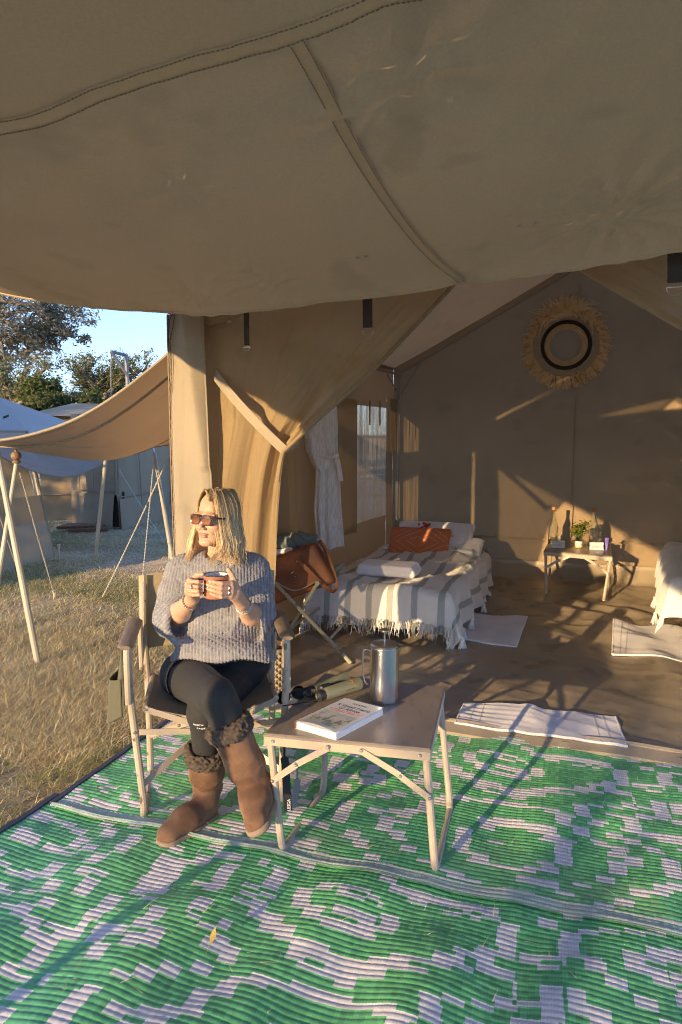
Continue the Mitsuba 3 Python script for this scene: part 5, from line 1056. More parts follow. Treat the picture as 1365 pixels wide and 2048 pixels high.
# ================================================================== bathrobe hanging at the window
M('robe_cotton', proc(lambda p, n, uv: mi.Color3f(.66, .64, .62)*(.9+.2*smoothstep(.3, .7, noise(p.x*180+p.y*60, p.y*90, p.z*25)))), .9)
rb = thing('bathrobe', 'white cotton bathrobe hanging in front of the tan window', 'bathrobe'); YR = 5.05
def loft(rows, dep, mat, name, folds=7, amp=.014, seed=0, nz_=40, label=None):
    ys = np.array([r_[0] for r_ in rows], float); l = np.array([r_[1] for r_ in rows], float); rt = np.array([r_[2] for r_ in rows], float); yy = np.linspace(ys[0], ys[-1], nz_); n = 56; a = np.arange(n)*2*np.pi/n; V = []
    lo_ = np.interp(yy, ys, l); hi_ = np.interp(yy, ys, rt)
    for i, y in enumerate(yy):
        c = at((lo_[i]+hi_[i])/2, y, YR); w = (hi_[i]-lo_[i])/2*YR/FOC; k = i/(nz_-1); f = 1+amp/.05*np.sin(a*folds+seed+2*k)*(.3+.7*k)
        V.append(c+np.stack([w*np.cos(a), dep*(.7+.5*k)*np.sin(a)*f, .01*np.sin(a*3+k*4)], 1)+(w*np.cos(a))[:, None]*A(0, .25, 0))
    V = np.array(V).transpose(1, 0, 2); f_ = quads(n, nz_, True); m = TM(V.reshape(-1, 3), f_); part(rb, name, m, mat, True, label=label)
loft([(770, 645, 662), (800, 628, 672), (840, 622, 676), (900, 630, 676), (950, 632, 680), (1020, 628, 684), (1094, 634, 690)], .055, 'robe_cotton', 'body', 9, .016, 1)
loft([(795, 632, 662), (830, 616, 662), (870, 609, 662), (900, 612, 666), (932, 626, 668), (938, 634, 664)], .075, 'robe_cotton', 'sleeve', 4, .010, 2)
part(rb, 'belt', cat(tube(spline([at(640, 912, YR-.08), at(662, 915, YR-.10), at(676, 908, YR-.06)], 14), .012, 8), strap(spline([at(672, 910, YR-.08), at(678, 930, YR-.08), at(682, 962, YR-.07)], 12), .017, .004, A(1, 0, 0)), ball(at(671, 910, YR-.085), .019, 2, (1, .8, .9))), 'robe_cotton')
part(rb, 'hanger_hook', tube(spline([at(655, 775, YR), at(655, 740, YR+.1), at(660, 735, YR+.2)], 12), .003, 6), 'steel')
# ================================================================== the seated woman
wm = thing('person', 'blonde woman in a grey knitted sweater and black leggings, sitting cross legged with a mug', 'person')
KY = .956
def at_(x, y, Y): return at(x, y, Y*KY)
PEL = EYE+(A(-.478, 2.735, .485)-EYE)*KY; CHS = EYE+(A(-.478, 2.815, .79)-EYE)*KY; NB = at_(447, 1101, 2.845)
HR, HL = at_(368, 1350, 2.73), at_(478, 1345, 2.76)
KR, AR = at_(432, 1392, 2.30), at_(505, 1562, 2.31)
KL, AL = at_(410, 1425, 2.42), gp(415, 1627)+A(0, .015, .085)
SR, SL = at_(366, 1142, 2.84), at_(507, 1141, 2.87)
ER, EL_ = at_(349, 1238, 2.75), at_(511, 1240, 2.77)
MG = at_(433, 1172, 2.47)          # centre of the mug
WR, WL = at_(386, 1197, 2.52), at_(484, 1207, 2.53)
HC = at_(433, 1036, 2.815)
yaw = math.radians(26); tl = math.radians(3)
fy = A(-math.sin(yaw), -math.cos(yaw), .045); fy = unit(fy); fz = unit(A(math.sin(tl), 0, 1)-fy*np.dot(fy, A(math.sin(tl), 0, 1))); fx = np.cross(fy, fz)
RH = np.stack([fx, fy, fz]); HS = .94
def hl(p): return ((p-HC)@RH.T)/HS
def hw(q): return HC+np.asarray(q, float)@RH*HS
def mir(q): q = q.copy(); q[:, 0] = np.abs(q[:, 0]); return q
def headf(p):
    q = hl(p); m = mir(q)
    d = ell(q, (0, -.014, .030), (.073, .093, .084)); d = sm(d, ell(q, (0, .026, -.032), (.057, .064, .078)), .02)
    d = sm(d, cone(m, (.050, .0, -.052), (.016, .068, -.096), .020, .014), .018); d = sm(d, ell(q, (0, .073, -.098), (.020, .018, .016)), .014)
    d = sm(d, ell(m, (.034, .060, -.030), (.026, .026, .022)), .016); d = sm(d, ell(m, (.028, .082, .020), (.026, .012, .009)), .012)
    d = smax(d, -ell(m, (.031, .103, .001), (.018, .014, .011)), .010); d = sm(d, ell(m, (.031, .084, .000), (.0125, .0115, .0115)), .004)
    d = sm(d, cone(q, (0, .088, .008), (0, .108, -.032), .0065, .0095), .010); d = sm(d, ell(m, (.011, .099, -.037), (.0075, .010, .0065)), .006)
    d = smax(d, -ell(m, (.0065, .104, -.0445), (.0035, .005, .003)), .002)
    d = sm(d, ell(q, (0, .089, -.0610), (.0215, .0105, .0052)), .005); d = sm(d, ell(q, (0, .087, -.0715), (.0185, .0105, .0058)), .005)
    d = smax(d, -ell(q, (0, .103, -.0662), (.0235, .0075, .0012)), .003); d = smax(d, -ell(m, (.026, .086, -.064), (.004, .006, .003)), .005)
    d = sm(d, ell(m, (.074, -.008, -.008), (.008, .018, .030)), .006)
    return d*HS
def chain(p, pts, rs, k=.004):
    d = None
    for i in range(len(pts)-1):
        e = cone(p, pts[i], pts[i+1], rs[i], rs[i+1]); d = e if d is None else sm(d, e, k)
    return d
def mg(x, y, z): return MG+A(x, y, z)
tfx, tfd = unit(A(.98, .16, 0)), unit(A(-.16, .98, 0))
def ray2(a, b, k): return a+(b-a)*k
# her left hand (right in the picture): fingers across the front of the mug
LF = [[mg(.058, -.030, .016), mg(.030, -.060, .022), mg(.006, -.062, .027), mg(-.012, -.056, .029)],
      [mg(.060, -.032, -.001), mg(.028, -.063, .006), mg(.002, -.064, .013), mg(-.019, -.058, .017)],
      [mg(.058, -.030, -.017), mg(.028, -.062, -.011), mg(.003, -.063, -.003), mg(-.017, -.057, .002)],
      [mg(.053, -.025, -.031), mg(.027, -.055, -.027), mg(.006, -.058, -.020), mg(-.010, -.053, -.015)]]
LT = [mg(.072, -.006, -.014), mg(.066, -.012, .018), mg(.056, -.010, .042), mg(.046, -.012, .060)]
# her right hand (left in the picture): closed round the handle
RF = [[mg(-.092, -.008, .022), mg(-.078, -.042, .026), mg(-.052, -.052, .026), mg(-.046, -.030, .022)],
      [mg(-.098, -.010, .006), mg(-.082, -.048, .010), mg(-.054, -.058, .010), mg(-.048, -.034, .008)],
      [mg(-.096, -.008, -.011), mg(-.080, -.047, -.007), mg(-.053, -.057, -.006), mg(-.047, -.034, -.006)],
      [mg(-.089, -.004, -.026), mg(-.074, -.040, -.023), mg(-.051, -.050, -.020), mg(-.046, -.031, -.018)]]
RTm = [mg(-.088, .020, -.006), mg(-.078, .010, .026), mg(-.062, -.006, .040), mg(-.045, -.014, .045)]
FRr = [(.0092, .0080, .0070, .0058), (.0094, .0082, .0072, .0060), (.0090, .0078, .0068, .0057), (.0080, .0069, .0060, .0051)]
def handf(p, F, Th, W, side):
    d = None
    cen = sum(f[0] for f in F)/4; pw = W*.35+cen*.65
    for f in F:
        e = cone(p, W+(f[0]-W)*.18, f[0], .0135, .0108); d = e if d is None else sm(d, e, .010)
    d = sm(d, cone(p, W, pw, .0215, .0185), .012); d = sm(d, cone(p, W*.7+Th[0]*.3, Th[0], .018, .0145), .012); d = sm(d, cone(p, Th[0], pw, .0135, .0135), .010)
    fin = None
    for f, r in zip(F, FRr):
        e = chain(p, f, r, .002); fin = e if fin is None else np.minimum(fin, e)
    d = sm(d, fin, .0035); d = sm(d, chain(p, Th, (.0125, .0108, .0098, .0080), .003), .006); return d
def handsf(p): return np.minimum(handf(p, LF, LT, WL, 1), handf(p, RF, RTm, WR, -1))
def bodyf(p):
    d = cone(p, PEL+tfd*.01, CHS+tfd*.03, .095, .085); d = sm(d, cone(p, CHS+tfd*.03, NB, .08, .05), .04); d = sm(d, cone(p, NB-A(0, 0, .01), hw((0, -.018, -.065)), .052, .049), .03)
    for S, E, W in ((SR, ER, WR), (SL, EL_, WL)):
        d = sm(d, cone(p, NB-A(0, 0, .06), S, .05, .044), .03); d = sm(d, cone(p, S, E, .043, .038), .02); d = sm(d, chain(p, [E, ray2(E, W, .35), W], [.040, .038, .0235], .02), .015)
    for H, K, Kn in ((HR, KR, AR), (HL, KL, AL)):
        d = sm(d, cone(p, H, K, .078, .052), .03); d = sm(d, cone(p, K, Kn, .050, .036), .02)
    hd = headf(p); d = sm(d, hd, .012); return sm(d, handsf(p), .008)
lo, hi = np.minimum.reduce([AR, AL, ER, EL_, HC])-A(.14, .20, .10), np.maximum.reduce([AR, AL, ER, EL_, HC])+A(.14, .16, .16)
bm = nets(bodyf, lo, hi, .0027)
# colours of the skin itself: lips, cheeks, knuckles, nails, brows
v = np.array(bm.vertices); q = hl(v); sk = np.tile(A(.56, .335, .225), (len(v), 1)); sk *= (1+.10*nz(v, 40, 3, 3))[:, None]
def tint(mask, c): 
    global sk
    sk = sk*(1-mask[:, None])+A(*c)*mask[:, None]
lip = np.exp(-np.maximum(0, np.maximum(ell(q, (0, .094, -.0612), (.0215, .016, .0055)), -1)*1)*600)*(ell(q, (0, .094, -.0612), (.0215, .016, .0055)) < .002)
lip2 = (ell(q, (0, .092, -.0717), (.0185, .016, .006)) < .001)*1.0
tint(np.clip(lip+lip2, 0, 1)*.75, (.50, .19, .15)); tint(np.exp(-((np.abs(q[:, 0])-.040)**2+(q[:, 1]-.07)**2+(q[:, 2]+.030)**2)/.0005)*.30, (.56, .25, .17))
tint(np.exp(-(q[:, 0]**2+(q[:, 1]-.112)**2+(q[:, 2]+.034)**2)/.0003)*.25, (.55, .24, .17)); tint(((np.abs(q[:, 0]-0) > .010) & (np.abs(q[:, 0]) < .046) & (np.abs(q[:, 2]-.0245+.1*np.abs(np.abs(q[:, 0])-.03)) < .0035) & (q[:, 1] > .05))*.6, (.22, .14, .08))
for F in (LF, RF):
    for f in F: tint(np.exp(-np.linalg.norm(v-f[1], axis=1)**2/.00006)*.22, (.52, .24, .16))
def seg_d(a, b): d = b-a; t = np.clip(((v-a)@d)/(d@d), 0, 1); return np.linalg.norm(v-a-t[:, None]*d, axis=1)
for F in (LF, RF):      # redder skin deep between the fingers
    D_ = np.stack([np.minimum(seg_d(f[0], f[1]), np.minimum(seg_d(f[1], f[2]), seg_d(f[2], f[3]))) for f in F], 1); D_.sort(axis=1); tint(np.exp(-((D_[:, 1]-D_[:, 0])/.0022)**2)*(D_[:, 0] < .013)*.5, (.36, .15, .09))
for f in LF: tint((np.linalg.norm(v-(f[3]+A(-.003, -.0055, .001)), axis=1) < .0052)*.5, (.70, .47, .40))
scene['skin'] = {'type': 'twosided', 'bsdf': {'type': 'principled', 'base_color': {'type': 'mesh_attribute', 'name': 'vertex_color'}, 'roughness': .48, 'specular': .4, 'sheen': .2}}
scene[f'{wm}__body'] = ply(bm, 'skin', True, color=sk)
# --- sweater
def torsof(p):
    q = p.copy(); c = PEL; r = p-c; dep = (r@tfd); lean = np.clip((p[:, 2]-PEL[2])/.3, -.5, 1.2)*.08; r = r-tfd*(dep[:, None])+tfd*((dep-lean)/.72)[:, None]; z = r[:, 2]
    rad = np.interp(z, [-.06, 0, .10, .22, .30, .36, .42], [.192, .182, .166, .158, .150, .130, .095]); hx = np.hypot(r@tfx, r@tfd); return smax((hx-rad)*.80, p[:, 2]-(NB[2]-.035), .03)
def sleeve(p, S, E, W, flare):
    C = ray2(E, W, .42); ax = unit(C-E); d = cone(p, S, ray2(S, E, .5), .064, .074); d = sm(d, cone(p, ray2(S, E, .5), E, .074, .073), .03)
    o = C+ax*.03+flare; d = sm(d, cone(p, E, o, .076, .078), .04); cut = (p-(C+flare*.4))@unit(ax+flare*2.0); d = smax(d, cut, .012)
    D = C+A(0, 0, -1)*(np.linalg.norm(flare)*1.15)
    d = sm(d, cone(p, ray2(E, C, .25), D+(E-C)*.12, .070, .050), .03); d = smax(d, -cone(p, ray2(E, C, .8)+flare*.4, D+(C-E)*.35, .050, .040), .008)
    inner = cone(p, ray2(E, C, .45)+flare*.35, o+ax*.10+flare*.6, .050, .069); return smax(d, -inner, .010)
FLR, FLL = A(.014, -.005, -.068), A(-.022, -.025, -.105)
def sweaterf(p):
    t = torsof(p); t = sm(t, cone(p, NB-A(0, 0, .065), SR-A(0, 0, .01), .068, .060), .05); t = sm(t, cone(p, NB-A(0, 0, .065), SL-A(0, 0, .01), .068, .060), .05)
    t = sm(t, cone(p, NB-A(0, .005, .06), NB+A(0, -.01, -.048), .085, .070), .03)
    belly = ell(p, PEL+A(.0, -.10, .035), (.19, .085, .075)); t = sm(t, belly, .05)
    sl_ = np.minimum(sleeve(p, SR, ER, WR, FLR), sleeve(p, SL, EL_, WL, FLL)); d = sm(t, sl_, .035)
    d = d+.012*nz(p*A(1, 1, .8), 7, 55, 3)+.006*np.sin(p[:, 2]*38+p[:, 0]*14)*np.clip((.72-p[:, 2])*5, 0, 1)
    hem = PEL[2]-.008+.05*np.clip((PEL[1]-.02-p[:, 1])/.14, 0, 1)+.008*np.sin(p[:, 0]*30); d = smax(d, hem-p[:, 2], .012)
    d = smax(d, -cone(p, NB-A(0, .016, .040), NB+A(-.004, -.03, .10), .062, .10), .010)      # neck opening
    legs = np.minimum(cone(p, HR, KR, .085, .058), cone(p, HL, KL, .085, .058)); d = smax(d, -(legs-.004), .008)
    return d
swm = nets(sweaterf, np.minimum.reduce([ER, EL_, PEL])-A(.16, .28, .12), np.maximum.reduce([EL_, HC, NB])+A(.16, .16, -.08), .0046)
v = np.array(swm.vertices); n = vnorm(swm)
def armc(v, S, E, W):
    C = ray2(E, W, .6); da = cone(v, S, E, .07, .075); db = cone(v, E, C, .07, .07); ax = np.where((da < db)[:, None], unit(E-S), unit(C-E)); return np.minimum(da, db), ax
ta = torsof(v); aR, axR = armc(v, SR, ER, WR); aL, axL = armc(v, SL, EL_, WL)
cr = (v-PEL)@tfx; view = A(0, -1, 0)
def perp(ax): k = np.cross(ax, view); k /= np.linalg.norm(k, axis=1, keepdims=True); return (v*k).sum(1)
rc = np.where((aR < ta-.02), perp(axR), np.where(aL < ta-.02, perp(axL), cr)); neckm = np.linalg.norm((v-NB-A(0, 0, .01))[:, :2], axis=1) < .085
ph = rc/.0125*2*np.pi; rib = np.abs(np.cos(ph/2))**.7; yarn = nz(v, 130, 77, 2)
cuff = 1.0
dsp = .0044*(rib-.6)+.0030*yarn+.0012*np.sin(((v[:, 2])/.0085+np.floor(ph/2/np.pi)*.5)*2*np.pi)*rib
swm.vertices = v+n*dsp[:, None]
hc = A(.285, .282, .302)*(1+.55*yarn+.25*nz(v, 60, 78, 2))[:, None]*(.66+.40*rib)[:, None]; hc = np.clip(hc, .05, .7)
scene['knit'] = {'type': 'bumpmap', 'arbitrary': proc(lambda p, n, uv: noise(p.x*700, p.y*700, p.z*700)+.6*noise(p.x*320, p.y*320, p.z*320), 6e-4), 'scale': .0016, 'bsdf': {'type': 'principled', 'base_color': {'type': 'mesh_attribute', 'name': 'vertex_color'}, 'roughness': .95, 'specular': .1, 'sheen': .6}}
scene['knit'] = {'type': 'twosided', 'bsdf': scene['knit']}
scene[f'{wm}__sweater'] = ply(swm, 'knit', True, color=hc); 
# loose fuzz on the knit
r = np.random.default_rng(31); k = r.choice(len(v), 9000, False); V0 = np.array(swm.vertices)[k]; dr_ = n[k]*.7+r.normal(0, .7, (9000, 3)); dr_ /= np.linalg.norm(dr_, axis=1, keepdims=True); e = np.cross(dr_, r.normal(size=(9000, 3))); e /= np.linalg.norm(e, axis=1, keepdims=True)
fv = np.stack([V0-e*.0004, V0+e*.0004, V0+dr_*r.uniform(.004, .009, (9000, 1))], 1).reshape(-1, 3); M('fuzz', (.42, .41, .44), .95)
part(f'{wm}__sweater', 'fuzz', TM(fv, np.arange(27000).reshape(-1, 3)), 'fuzz', False, kind='stuff')
# --- leggings
def legf(p):
    d = ell(p, PEL+A(0, .02, -.035), (.175, .135, .10)); dR = sm(cone(p, HR, KR, .094, .062), cone(p, KR, AR, .059, .044), .02); dL = sm(cone(p, HL, KL, .094, .062), cone(p, KL, AL, .058, .036), .02)
    dR = sm(dR, ell(p, ray2(KR, AR, .28)+A(0, .025, 0), (.050, .050, .085)), .03)
    d = sm(d, dR, .04); d = np.minimum(d, dL) if False else sm(d, dL, .012); return d+.004*nz(p, 12, 91, 3)
lg = nets(legf, np.minimum.reduce([AR, AL, HR])-A(.16, .2, .14), np.maximum.reduce([HL, KR, PEL])+A(.2, .2, .12), .006)
M('legging_knit', proc(lambda p, n, uv: mi.Color3f(.030, .030, .031)*(.8+.4*noise(p.x*500, p.y*500, p.z*500))), .8, .35, sheen=.7)
lgk = part(wm, 'leggings', lg, 'legging_knit', True)
def ringon(H, K, k, r, off=0): c = ray2(H, K, k); a = unit(K-H); e1 = unit(np.cross(a, A(0, 0, 1))); return ring(c, r, .0035, a, e1, np.cross(a, e1), N=48, sides=6)
M('seam_black', (.010, .010, .011), .9); part(lgk, 'seam', ringon(HR, KR, .24, .0885), 'seam_black')
# lettering on the shin
def sdfn(f, p, h=.002): return unit(A(*[float(f((p+np.eye(3)[k]*h)[None])[0]-f((p-np.eye(3)[k]*h)[None])[0]) for k in range(3)]))
def surf(f, px, Y0=2.0, Y1=3.0):
    ys = np.arange(Y0, Y1, .0015); P = np.array([at(*px, y) for y in ys]); d = f(P); i = np.argmax(d < 0); return P[i]
for tx, px, w_ in (('NORTH', (387, 1449), .036), ('FACE', (394, 1457), .030)):
    tm = meshkit.text_mesh(tx, .0060, .0006, True); tm.vertices[:, 0] *= w_/tm.bounds[1][0]; o = surf(legf, px); nn_ = sdfn(legf, o); X_ = unit(np.cross(A(0, 0, 1), nn_)); X_ = X_ if X_[0] > 0 else -X_; X_ = unit(X_+A(0, 0, -.16)); Y_ = np.cross(nn_, X_); Y_ = Y_ if Y_[2] > 0 else -Y_
    g = tm.vertices; P = o+np.outer(g[:, 0], X_)+np.outer(g[:, 1], Y_)+nn_*.004
    for _ in range(4): d = legf(P); P = P-nn_*(d-.0006-g[:, 2])[:, None]
    tm.vertices = P; part(lgk, 'lettering', tm, 'letter_white', False)
# --- boots
M('suede', proc(lambda p, n, uv: mix((.205, .118, .072), (.115, .064, .040), smoothstep(.35, .7, fbm(p.x*13, p.y*13, p.z*13, 4)))*(.85+.3*noise(p.x*420, p.y*420, p.z*420))), .9, .2, sheen=.8)
M('sole', (.25, .18, .125), .7); M('shearling', proc(lambda p, n, uv: mix((.115, .09, .072), (.045, .035, .028), noise(p.x*130, p.y*130, p.z*130))), .95, .1, sheen=.8)
def boot(knee, ank, heel, toe_dir, up, label, ht):
    ef = unit(toe_dir); eu = unit(up-ef*np.dot(up, ef)); es = np.cross(ef, eu); RB_ = np.stack([ef, es, eu]); ax = unit(knee-ank); topc = ank+ax*ht
    def loc(p): return (p-heel)@RB_.T
    def bf(p):
        q = loc(p); sh = sm(cone(p, topc, ank+ax*.07, .066, .062), cone(p, ank+ax*.07, ank, .062, .056), .02); f1 = cone(q*A(1, 1, 1.10), A(.035, 0, .050), A(.120, 0, .054), .046, .049); f2 = cone(q*A(1, .98, 1.25), A(.120, 0, .054), A(.205, 0, .040), .049, .040)
        d = sm(sm(f1, f2, .03), sh, .045); d = smax(d, -(q[:, 2]-.012), .008); d = smax(d, ((p-topc)@ax), .01)
        crease = .003*np.sin(((p-ank)@ax)*95+3*nz(p, 10, 7))*np.exp(-(((p-ank)@ax-.02)/.05)**2); return d+crease+.006*nz(p, 14, 93, 3)
    lo_ = np.minimum.reduce([topc, ank, heel, heel+ef*.25])-.11; hi_ = np.maximum.reduce([topc, ank, heel, heel+ef*.25])+.11
    k = part(wm, 'boot', nets(bf, lo_, hi_, .0052, K=2.4), 'suede', True, label=label)
    def sf(p):
        q = loc(p)*A(1, 1, 0); d2 = sm(cone(q, A(.035, 0, 0), A(.120, 0, 0), .049, .052), cone(q, A(.120, 0, 0), A(.205, 0, 0), .052, .044), .02); return smax(d2, np.abs(loc(p)[:, 2]-.010)-.0105, .006)
    part(k, 'sole', nets(sf, lo_, hi_, .0055), 'sole', True)
    def seamf(p): return bf(p)
    th = np.linspace(0, 2*np.pi, 70); pts = []
    for a in th:                                        # stitched seam round the ankle
        e1 = unit(np.cross(ax, es)); c = ank+ax*.055+e1*0; d = math.cos(a)*es+math.sin(a)*e1; rr_ = np.linspace(.02, .13, 150); P = c+np.outer(rr_, d)-np.outer(.10*np.clip(rr_*np.dot(d, ef), 0, 1), ax); i = np.argmax(bf(P) > 0); pts.append(P[i]-d*.0015)
    part(k, 'seam', tube(pts, .0022, 5), 'suede')
    def ff(p):
        q = p-topc; z = q@ax; rd = np.linalg.norm(q-np.outer(z, ax), axis=1); d = np.hypot(rd-.062, (z-.004)*.66)-.020; d = d*.8; return d+.011*nz(p, 60, 94, 2)+.010*nz(p, 130, 95, 2)
    part(k, 'shearling_cuff', nets(ff, topc-.13, topc+.13, .0034, K=2.2), 'shearling', True)
    return k
toeL = unit(A(-.152, -.215, 0)); boot(KL, A(AL[0], AL[1], .105), gp(424, 1634)+A(0, .01, .002), toeL, A(0, 0, 1), 'brown suede boot with shearling cuff, flat on the rug', .150)
efR = unit(A(.03, -.98, -.03)); euR = unit(A(-.42, -.04, .88)); boot(KR, AR, AR-euR*.088-efR*.055, efR, euR, 'brown suede boot with shearling cuff, raised off the rug', .200)
# --- hair
scene['hair'] = {'type': 'twosided', 'bsdf': {'type': 'principled', 'base_color': {'type': 'mesh_attribute', 'name': 'vertex_color'}, 'roughness': .55, 'specular': .35}}
def capf(p):
    q = hl(p); d = ell(q, (0, -.018, .034), (.0795, .094, .088)); d = smax(d, (q[:, 1]-.056+np.maximum(0, .065-q[:, 2])*1.0), .012)
    dd = ell(q, (0, -.045, -.05), (.070, .060, .085)); d = sm(d, dd, .03); return d*HS
cm = nets(capf, HC-.2, HC+.2, .005); ccol = np.tile(A(.44, .325, .19), (len(cm.vertices), 1)); scene[f'{wm}__hair'] = ply(cm, 'hair', True, color=ccol)
def skull(q, s=1.0):      # push a local point out of the head
    c = A(0, -.016, .032); r = A(.082, .097, .090)*s; d = (q-c)/r; l = np.linalg.norm(d); return c+(q-c)/l*max(1, l) if l > 0 else q
r = np.random.default_rng(77); ms, cols = [], []
for i in range(3600):
    side = 1 if r.random() < .60 else -1; u = r.random()**.9; lay_ = r.uniform(1.0, 1.06); part_x = .014; cl = int(u*26)+(40 if side > 0 else 0); rc_ = np.random.default_rng(cl)
    root = A(-part_x*(1-u*.8)+r.normal(0, .002), .072-.160*u, 0); root[2] = .032+.090*math.sqrt(max(.02, 1-((root[1]+.016)/.1)**2))
    ang = (.98 if side > 0 else .62)+u*2.1+r.normal(0, .07)            # where it hangs: 0 front, pi back
    hx, hy = side*.083*math.sin(min(ang, 3.05)), -.016+.100*math.cos(ang)
    flare = 1.0+.18*rc_.random()+(.10*(side > 0)); lowx, lowy = hx*flare, hy*.98-.008
    end = -.160+r.normal(0, .012)-.012*(side > 0)+.014*(rc_.random()-.5)
    wv = rc_.normal(0, .0035, 2); wv2 = rc_.normal(0, .0045, 2)
    p = [root, skull(A(root[0]*.4+hx*.42, root[1]*.62+hy*.38, .122), lay_), skull(A(hx*.86, hy*.90+.012*(1-u), .074), lay_), skull(A(hx*1.0, hy, .02), lay_), A(hx*1.05*lay_+wv[0], hy*1.02+wv[1], -.045), A(lowx*1.03*lay_-wv2[0], lowy-wv2[1], -.105), A(lowx*(1.0+r.normal(0, .07))+wv2[0]*1.5, lowy+r.normal(0, .007)+.008+wv2[1], end)]
    w = r.normal(0, .0028 if i > 130 else .011, 3); p = [q+w*(j/6) for j, q in enumerate(p)]; s = spline([hw(q) for q in p], 17); k = np.linspace(0, 1, 17)
    dz = np.clip(NB[2]+.035-s[:, 2], 0, None); s[:, 1] -= dz*.55*(s[:, 1] < HC[1]+.01); s[:, 0] += np.sign(s[:, 0]-NB[0])*dz*.30
    t = tube(s, .00125*np.minimum(1, (1-k)*4+.25), 3, False, flat=(1.5, .8)); ms.append(t); tone = r.uniform(.90, 1.10)*(.92+.16*rc_.random())
    c0, c1, c2 = A(.25, .175, .105), A(.50, .37, .215), A(.74, .59, .37); kk = np.clip(k*1.35+r.normal(0, .12), 0, 1)[:, None]; c = np.where(kk < .5, c0+(c1-c0)*kk*2, c1+(c2-c1)*(kk*2-1)); cols.append(np.repeat(np.minimum(c*tone, .85), 3, 0))
def under(side):
    def fn(s_, t_):
        out = np.zeros(s_.shape+(3,))
        for i in range(s_.shape[0]):
            u = float(s_[i, 0]); ang = (1.0 if side > 0 else .64)+u*2.08; hx, hy = side*.083*math.sin(min(ang, 3.05)), -.016+.100*math.cos(ang)
            root = A(-.014*(1-u*.8), .072-.160*u, 0); root[2] = .030+.090*math.sqrt(max(.02, 1-((root[1]+.016)/.1)**2)); fl = 1.06+.05*(side > 0)
            p = [root, skull(A(root[0]*.4+hx*.42, root[1]*.62+hy*.38, .122), .995), skull(A(hx*.86, hy*.90+.012*(1-u), .074), .995), skull(A(hx, hy, .02), .995), A(hx*1.04, hy*1.01, -.045), A(hx*fl, hy*.98-.008, -.105), A(hx*fl, hy*.98-.004, -.148)]
            q = spline([hw(x) for x in p], s_.shape[1]); dz = np.clip(NB[2]+.035-q[:, 2], 0, None); q[:, 1] -= dz*.55*(q[:, 1] < HC[1]+.01); q[:, 0] += np.sign(q[:, 0]-NB[0])*dz*.30; out[i] = q
        return out
    return sheet(fn, 44, 17)[0]
um = cat(under(-1), under(1)); kk = np.tile(np.clip(np.linspace(0, 1, 17)*1.3, 0, 1), 88)[:, None]; uc = np.where(kk < .5, A(.25, .175, .105)+(A(.50, .37, .215)-A(.25, .175, .105))*kk*2, A(.50, .37, .215)+(A(.74, .59, .37)-A(.50, .37, .215))*(kk*2-1))*.92
scene[f'{wm}__hair__under_layer'] = ply(um, 'hair', True, color=uc)
hmesh = cat(ms); scene[f'{wm}__hair__strands'] = ply(hmesh, 'hair', True, color=np.vstack(cols)); say(f'{wm}__hair__strands', None, kind='stuff')
# --- sunglasses
M('tortoise', proc(lambda p, n, uv: mix((.05, .025, .016), (.16, .06, .025), smoothstep(.5, .65, fbm(p.x*120, p.y*120, p.z*120, 2)))), .15, .6, clearcoat=.8)
LZ = HC[2]
M('tinted_lens', proc(lambda p, n, uv: mix((.26, .075, .016), (.06, .028, .02), smoothstep(-.012, .018, p.z-LZ))), .06, .8, clearcoat=1.0)
sg = f'{wm}__sunglasses'; gl = []
def lensr(sx, k=1.0, n=36):
    a = np.linspace(0, 2*np.pi, n, False); ex = np.sign(np.cos(a))*np.abs(np.cos(a))**.8*.0235*k; ez = np.sign(np.sin(a))*np.abs(np.sin(a))**.8*.0205*k; ez = np.where(ez > 0, np.minimum(ez, .019*k), ez)
    return [hw((sx*.0275+x, .1125-.10*abs(sx*.0275+x)**1.3*1.0-(.006), .000+z)) for x, z in zip(ex, ez)]
for sx in (-1, 1):
    L_ = lensr(sx); gl.append(tube(L_+L_[:2], .0026, 6, False)); c = hw((sx*.0275, .1065-.10*.0275**1.3+.0015, 0)); v_ = np.vstack([[c], lensr(sx, .98)]); n_ = len(v_)-1
    part(sg, 'lens', TM(v_, [[0, 1+i, 1+(i+1) % n_] for i in range(n_)]), 'tinted_lens', True)
    gl.append(strap([hw((sx*.0045, .108, .008)), hw((sx*.02, .107, .017)), hw((sx*.040, .1045, .0170)), hw((sx*.053, .100, .013))], .0035, .0022, fz))
    gl.append(strap(spline([hw((sx*.053, .100, .012)), hw((sx*.064, .088, .010)), hw((sx*.070, .06, .008)), hw((sx*.074, .035, .006))], 14), .0035, .0014, fz))
gl.append(tube(spline([hw((-.007, .106, .004)), hw((0, .110, .009)), hw((.007, .106, .004))], 8), .0024, 6))
scene[sg] = ply(cat(gl), 'tortoise', 40); say(sg, 'brown tinted sunglasses with a tortoiseshell frame')
M('silver', (.72, .70, .67), .25, metal=1.0); part(wm, 'nose_stud', ball(hw((.013, .108, -.036)), .0016, 1), 'silver')
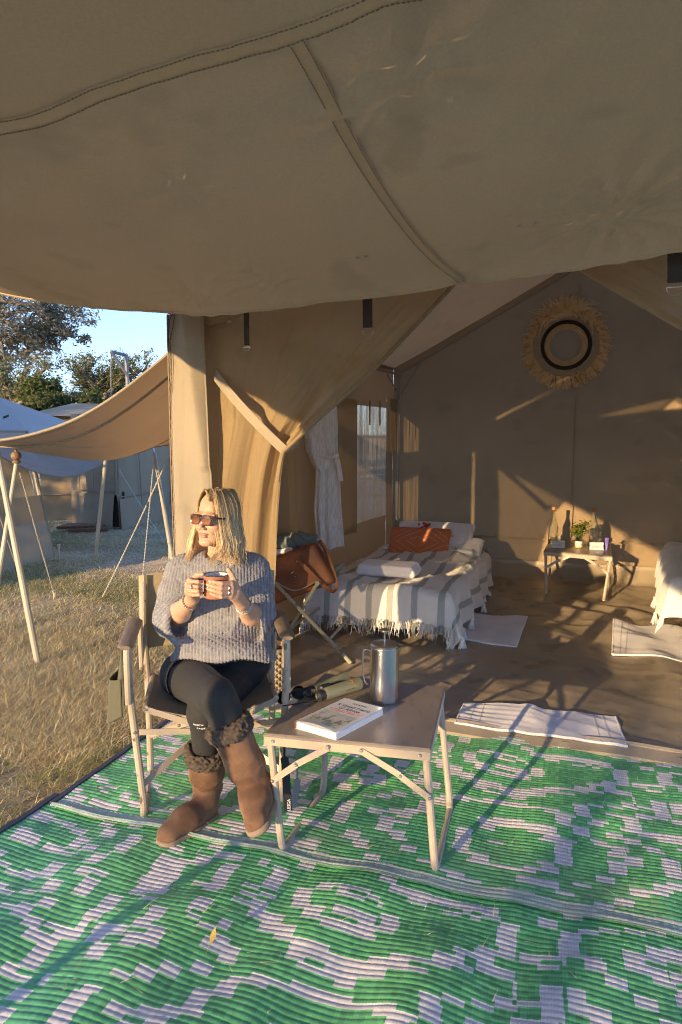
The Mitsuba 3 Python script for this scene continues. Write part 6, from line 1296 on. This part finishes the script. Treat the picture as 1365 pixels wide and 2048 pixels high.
# --- bracelets and rings
def band(E, W, k, r, t, mat, beads=0, name='bracelet'):
    c = ray2(E, W, k); a = unit(W-E); e1 = unit(np.cross(a, A(0, 0, 1))); e2 = np.cross(a, e1)
    if beads: m = cat([ball(c+r*(math.cos(x)*e1+math.sin(x)*e2), t, 1) for x in np.linspace(0, 2*np.pi, beads, False)])
    else: m = ring(c, r, t, a, e1, e2, N=40)
    part(wm, name, m, mat, True)
M('bead_white', (.68, .64, .58), .4); M('bead_brown', (.20, .10, .06), .5)
band(EL_, WL, .90, .0285, .0022, 'silver'); band(EL_, WL, .86, .0295, .0027, 'bead_white', 36); band(EL_, WL, .88, .0285, .0020, 'bead_brown', 40); band(ER, WR, .90, .0280, .0034, 'bead_brown', 22); band(ER, WR, .86, .0290, .0030, 'silver', 24)
def fring(a, b, k, r): 
    c = ray2(a, b, k); x = unit(b-a); e1 = unit(np.cross(x, A(0, 0, 1))); part(wm, 'ring', ring(c, r, .0013, x, e1, np.cross(x, e1), N=20), 'silver')
fring(LF[1][0], LF[1][1], .42, .0104); fring(LF[2][0], LF[2][1], .42, .0100); fring(RF[1][1], RF[1][2], .35, .0100); part(wm, 'ring', ball(ray2(RF[1][1], RF[1][2], .35)+A(-.002, -.011, 0), .004, 1), 'silver')
# --- the mug
mugk = thing('enamel_mug', 'terracotta enamel mug with a white inside held in both hands', 'mug'); MR, MH = .0435, .084; mb = MG-A(0, 0, MH/2)
M('enamel_terracotta', (.40, .155, .085), .25, .6, clearcoat=.5); M('enamel_white', (.78, .77, .75), .2, .6); M('enamel_rim', (.04, .05, .12), .25)
part(mugk, 'body', lathe([(0, 0), (MR-.006, 0), (MR-.001, .004), (MR, .012), (MR, MH-.002)], mb, 40), 'enamel_terracotta', 40)
part(mugk, 'inside', lathe([(MR-.0012, MH-.002), (MR-.002, .01), (0, .006)], mb, 40), 'enamel_white', 40); part(mugk, 'rim', ring(mb+A(0, 0, MH), MR, .0018, 0, A(1, 0, 0), A(0, 1, 0), N=48, sides=7), 'enamel_rim')
M('coffee', (.06, .03, .015), .1); part(mugk, 'coffee', lathe([(0, .05), (MR-.002, .05)], mb, 30), 'coffee')
part(mugk, 'handle', tube(spline([mb+A(-MR+.001, -.01, MH-.016), mb+A(-MR-.018, -.013, MH-.016), mb+A(-MR-.024, -.014, MH*.5), mb+A(-MR-.016, -.013, .018), mb+A(-MR+.001, -.01, .020)], 20), .0042, 8), 'enamel_rim')
tm = meshkit.text_mesh('aKaf', .0105, .0006); a_ = -math.pi/2-.85+tm.vertices[:, 0]/MR; rr_ = MR+.0002+tm.vertices[:, 2]; tm.vertices = np.stack([MG[0]+rr_*np.cos(a_), MG[1]+rr_*np.sin(a_), MG[2]-.004+tm.vertices[:, 1]], 1); part(mugk, 'lettering', tm, 'letter_white', False)
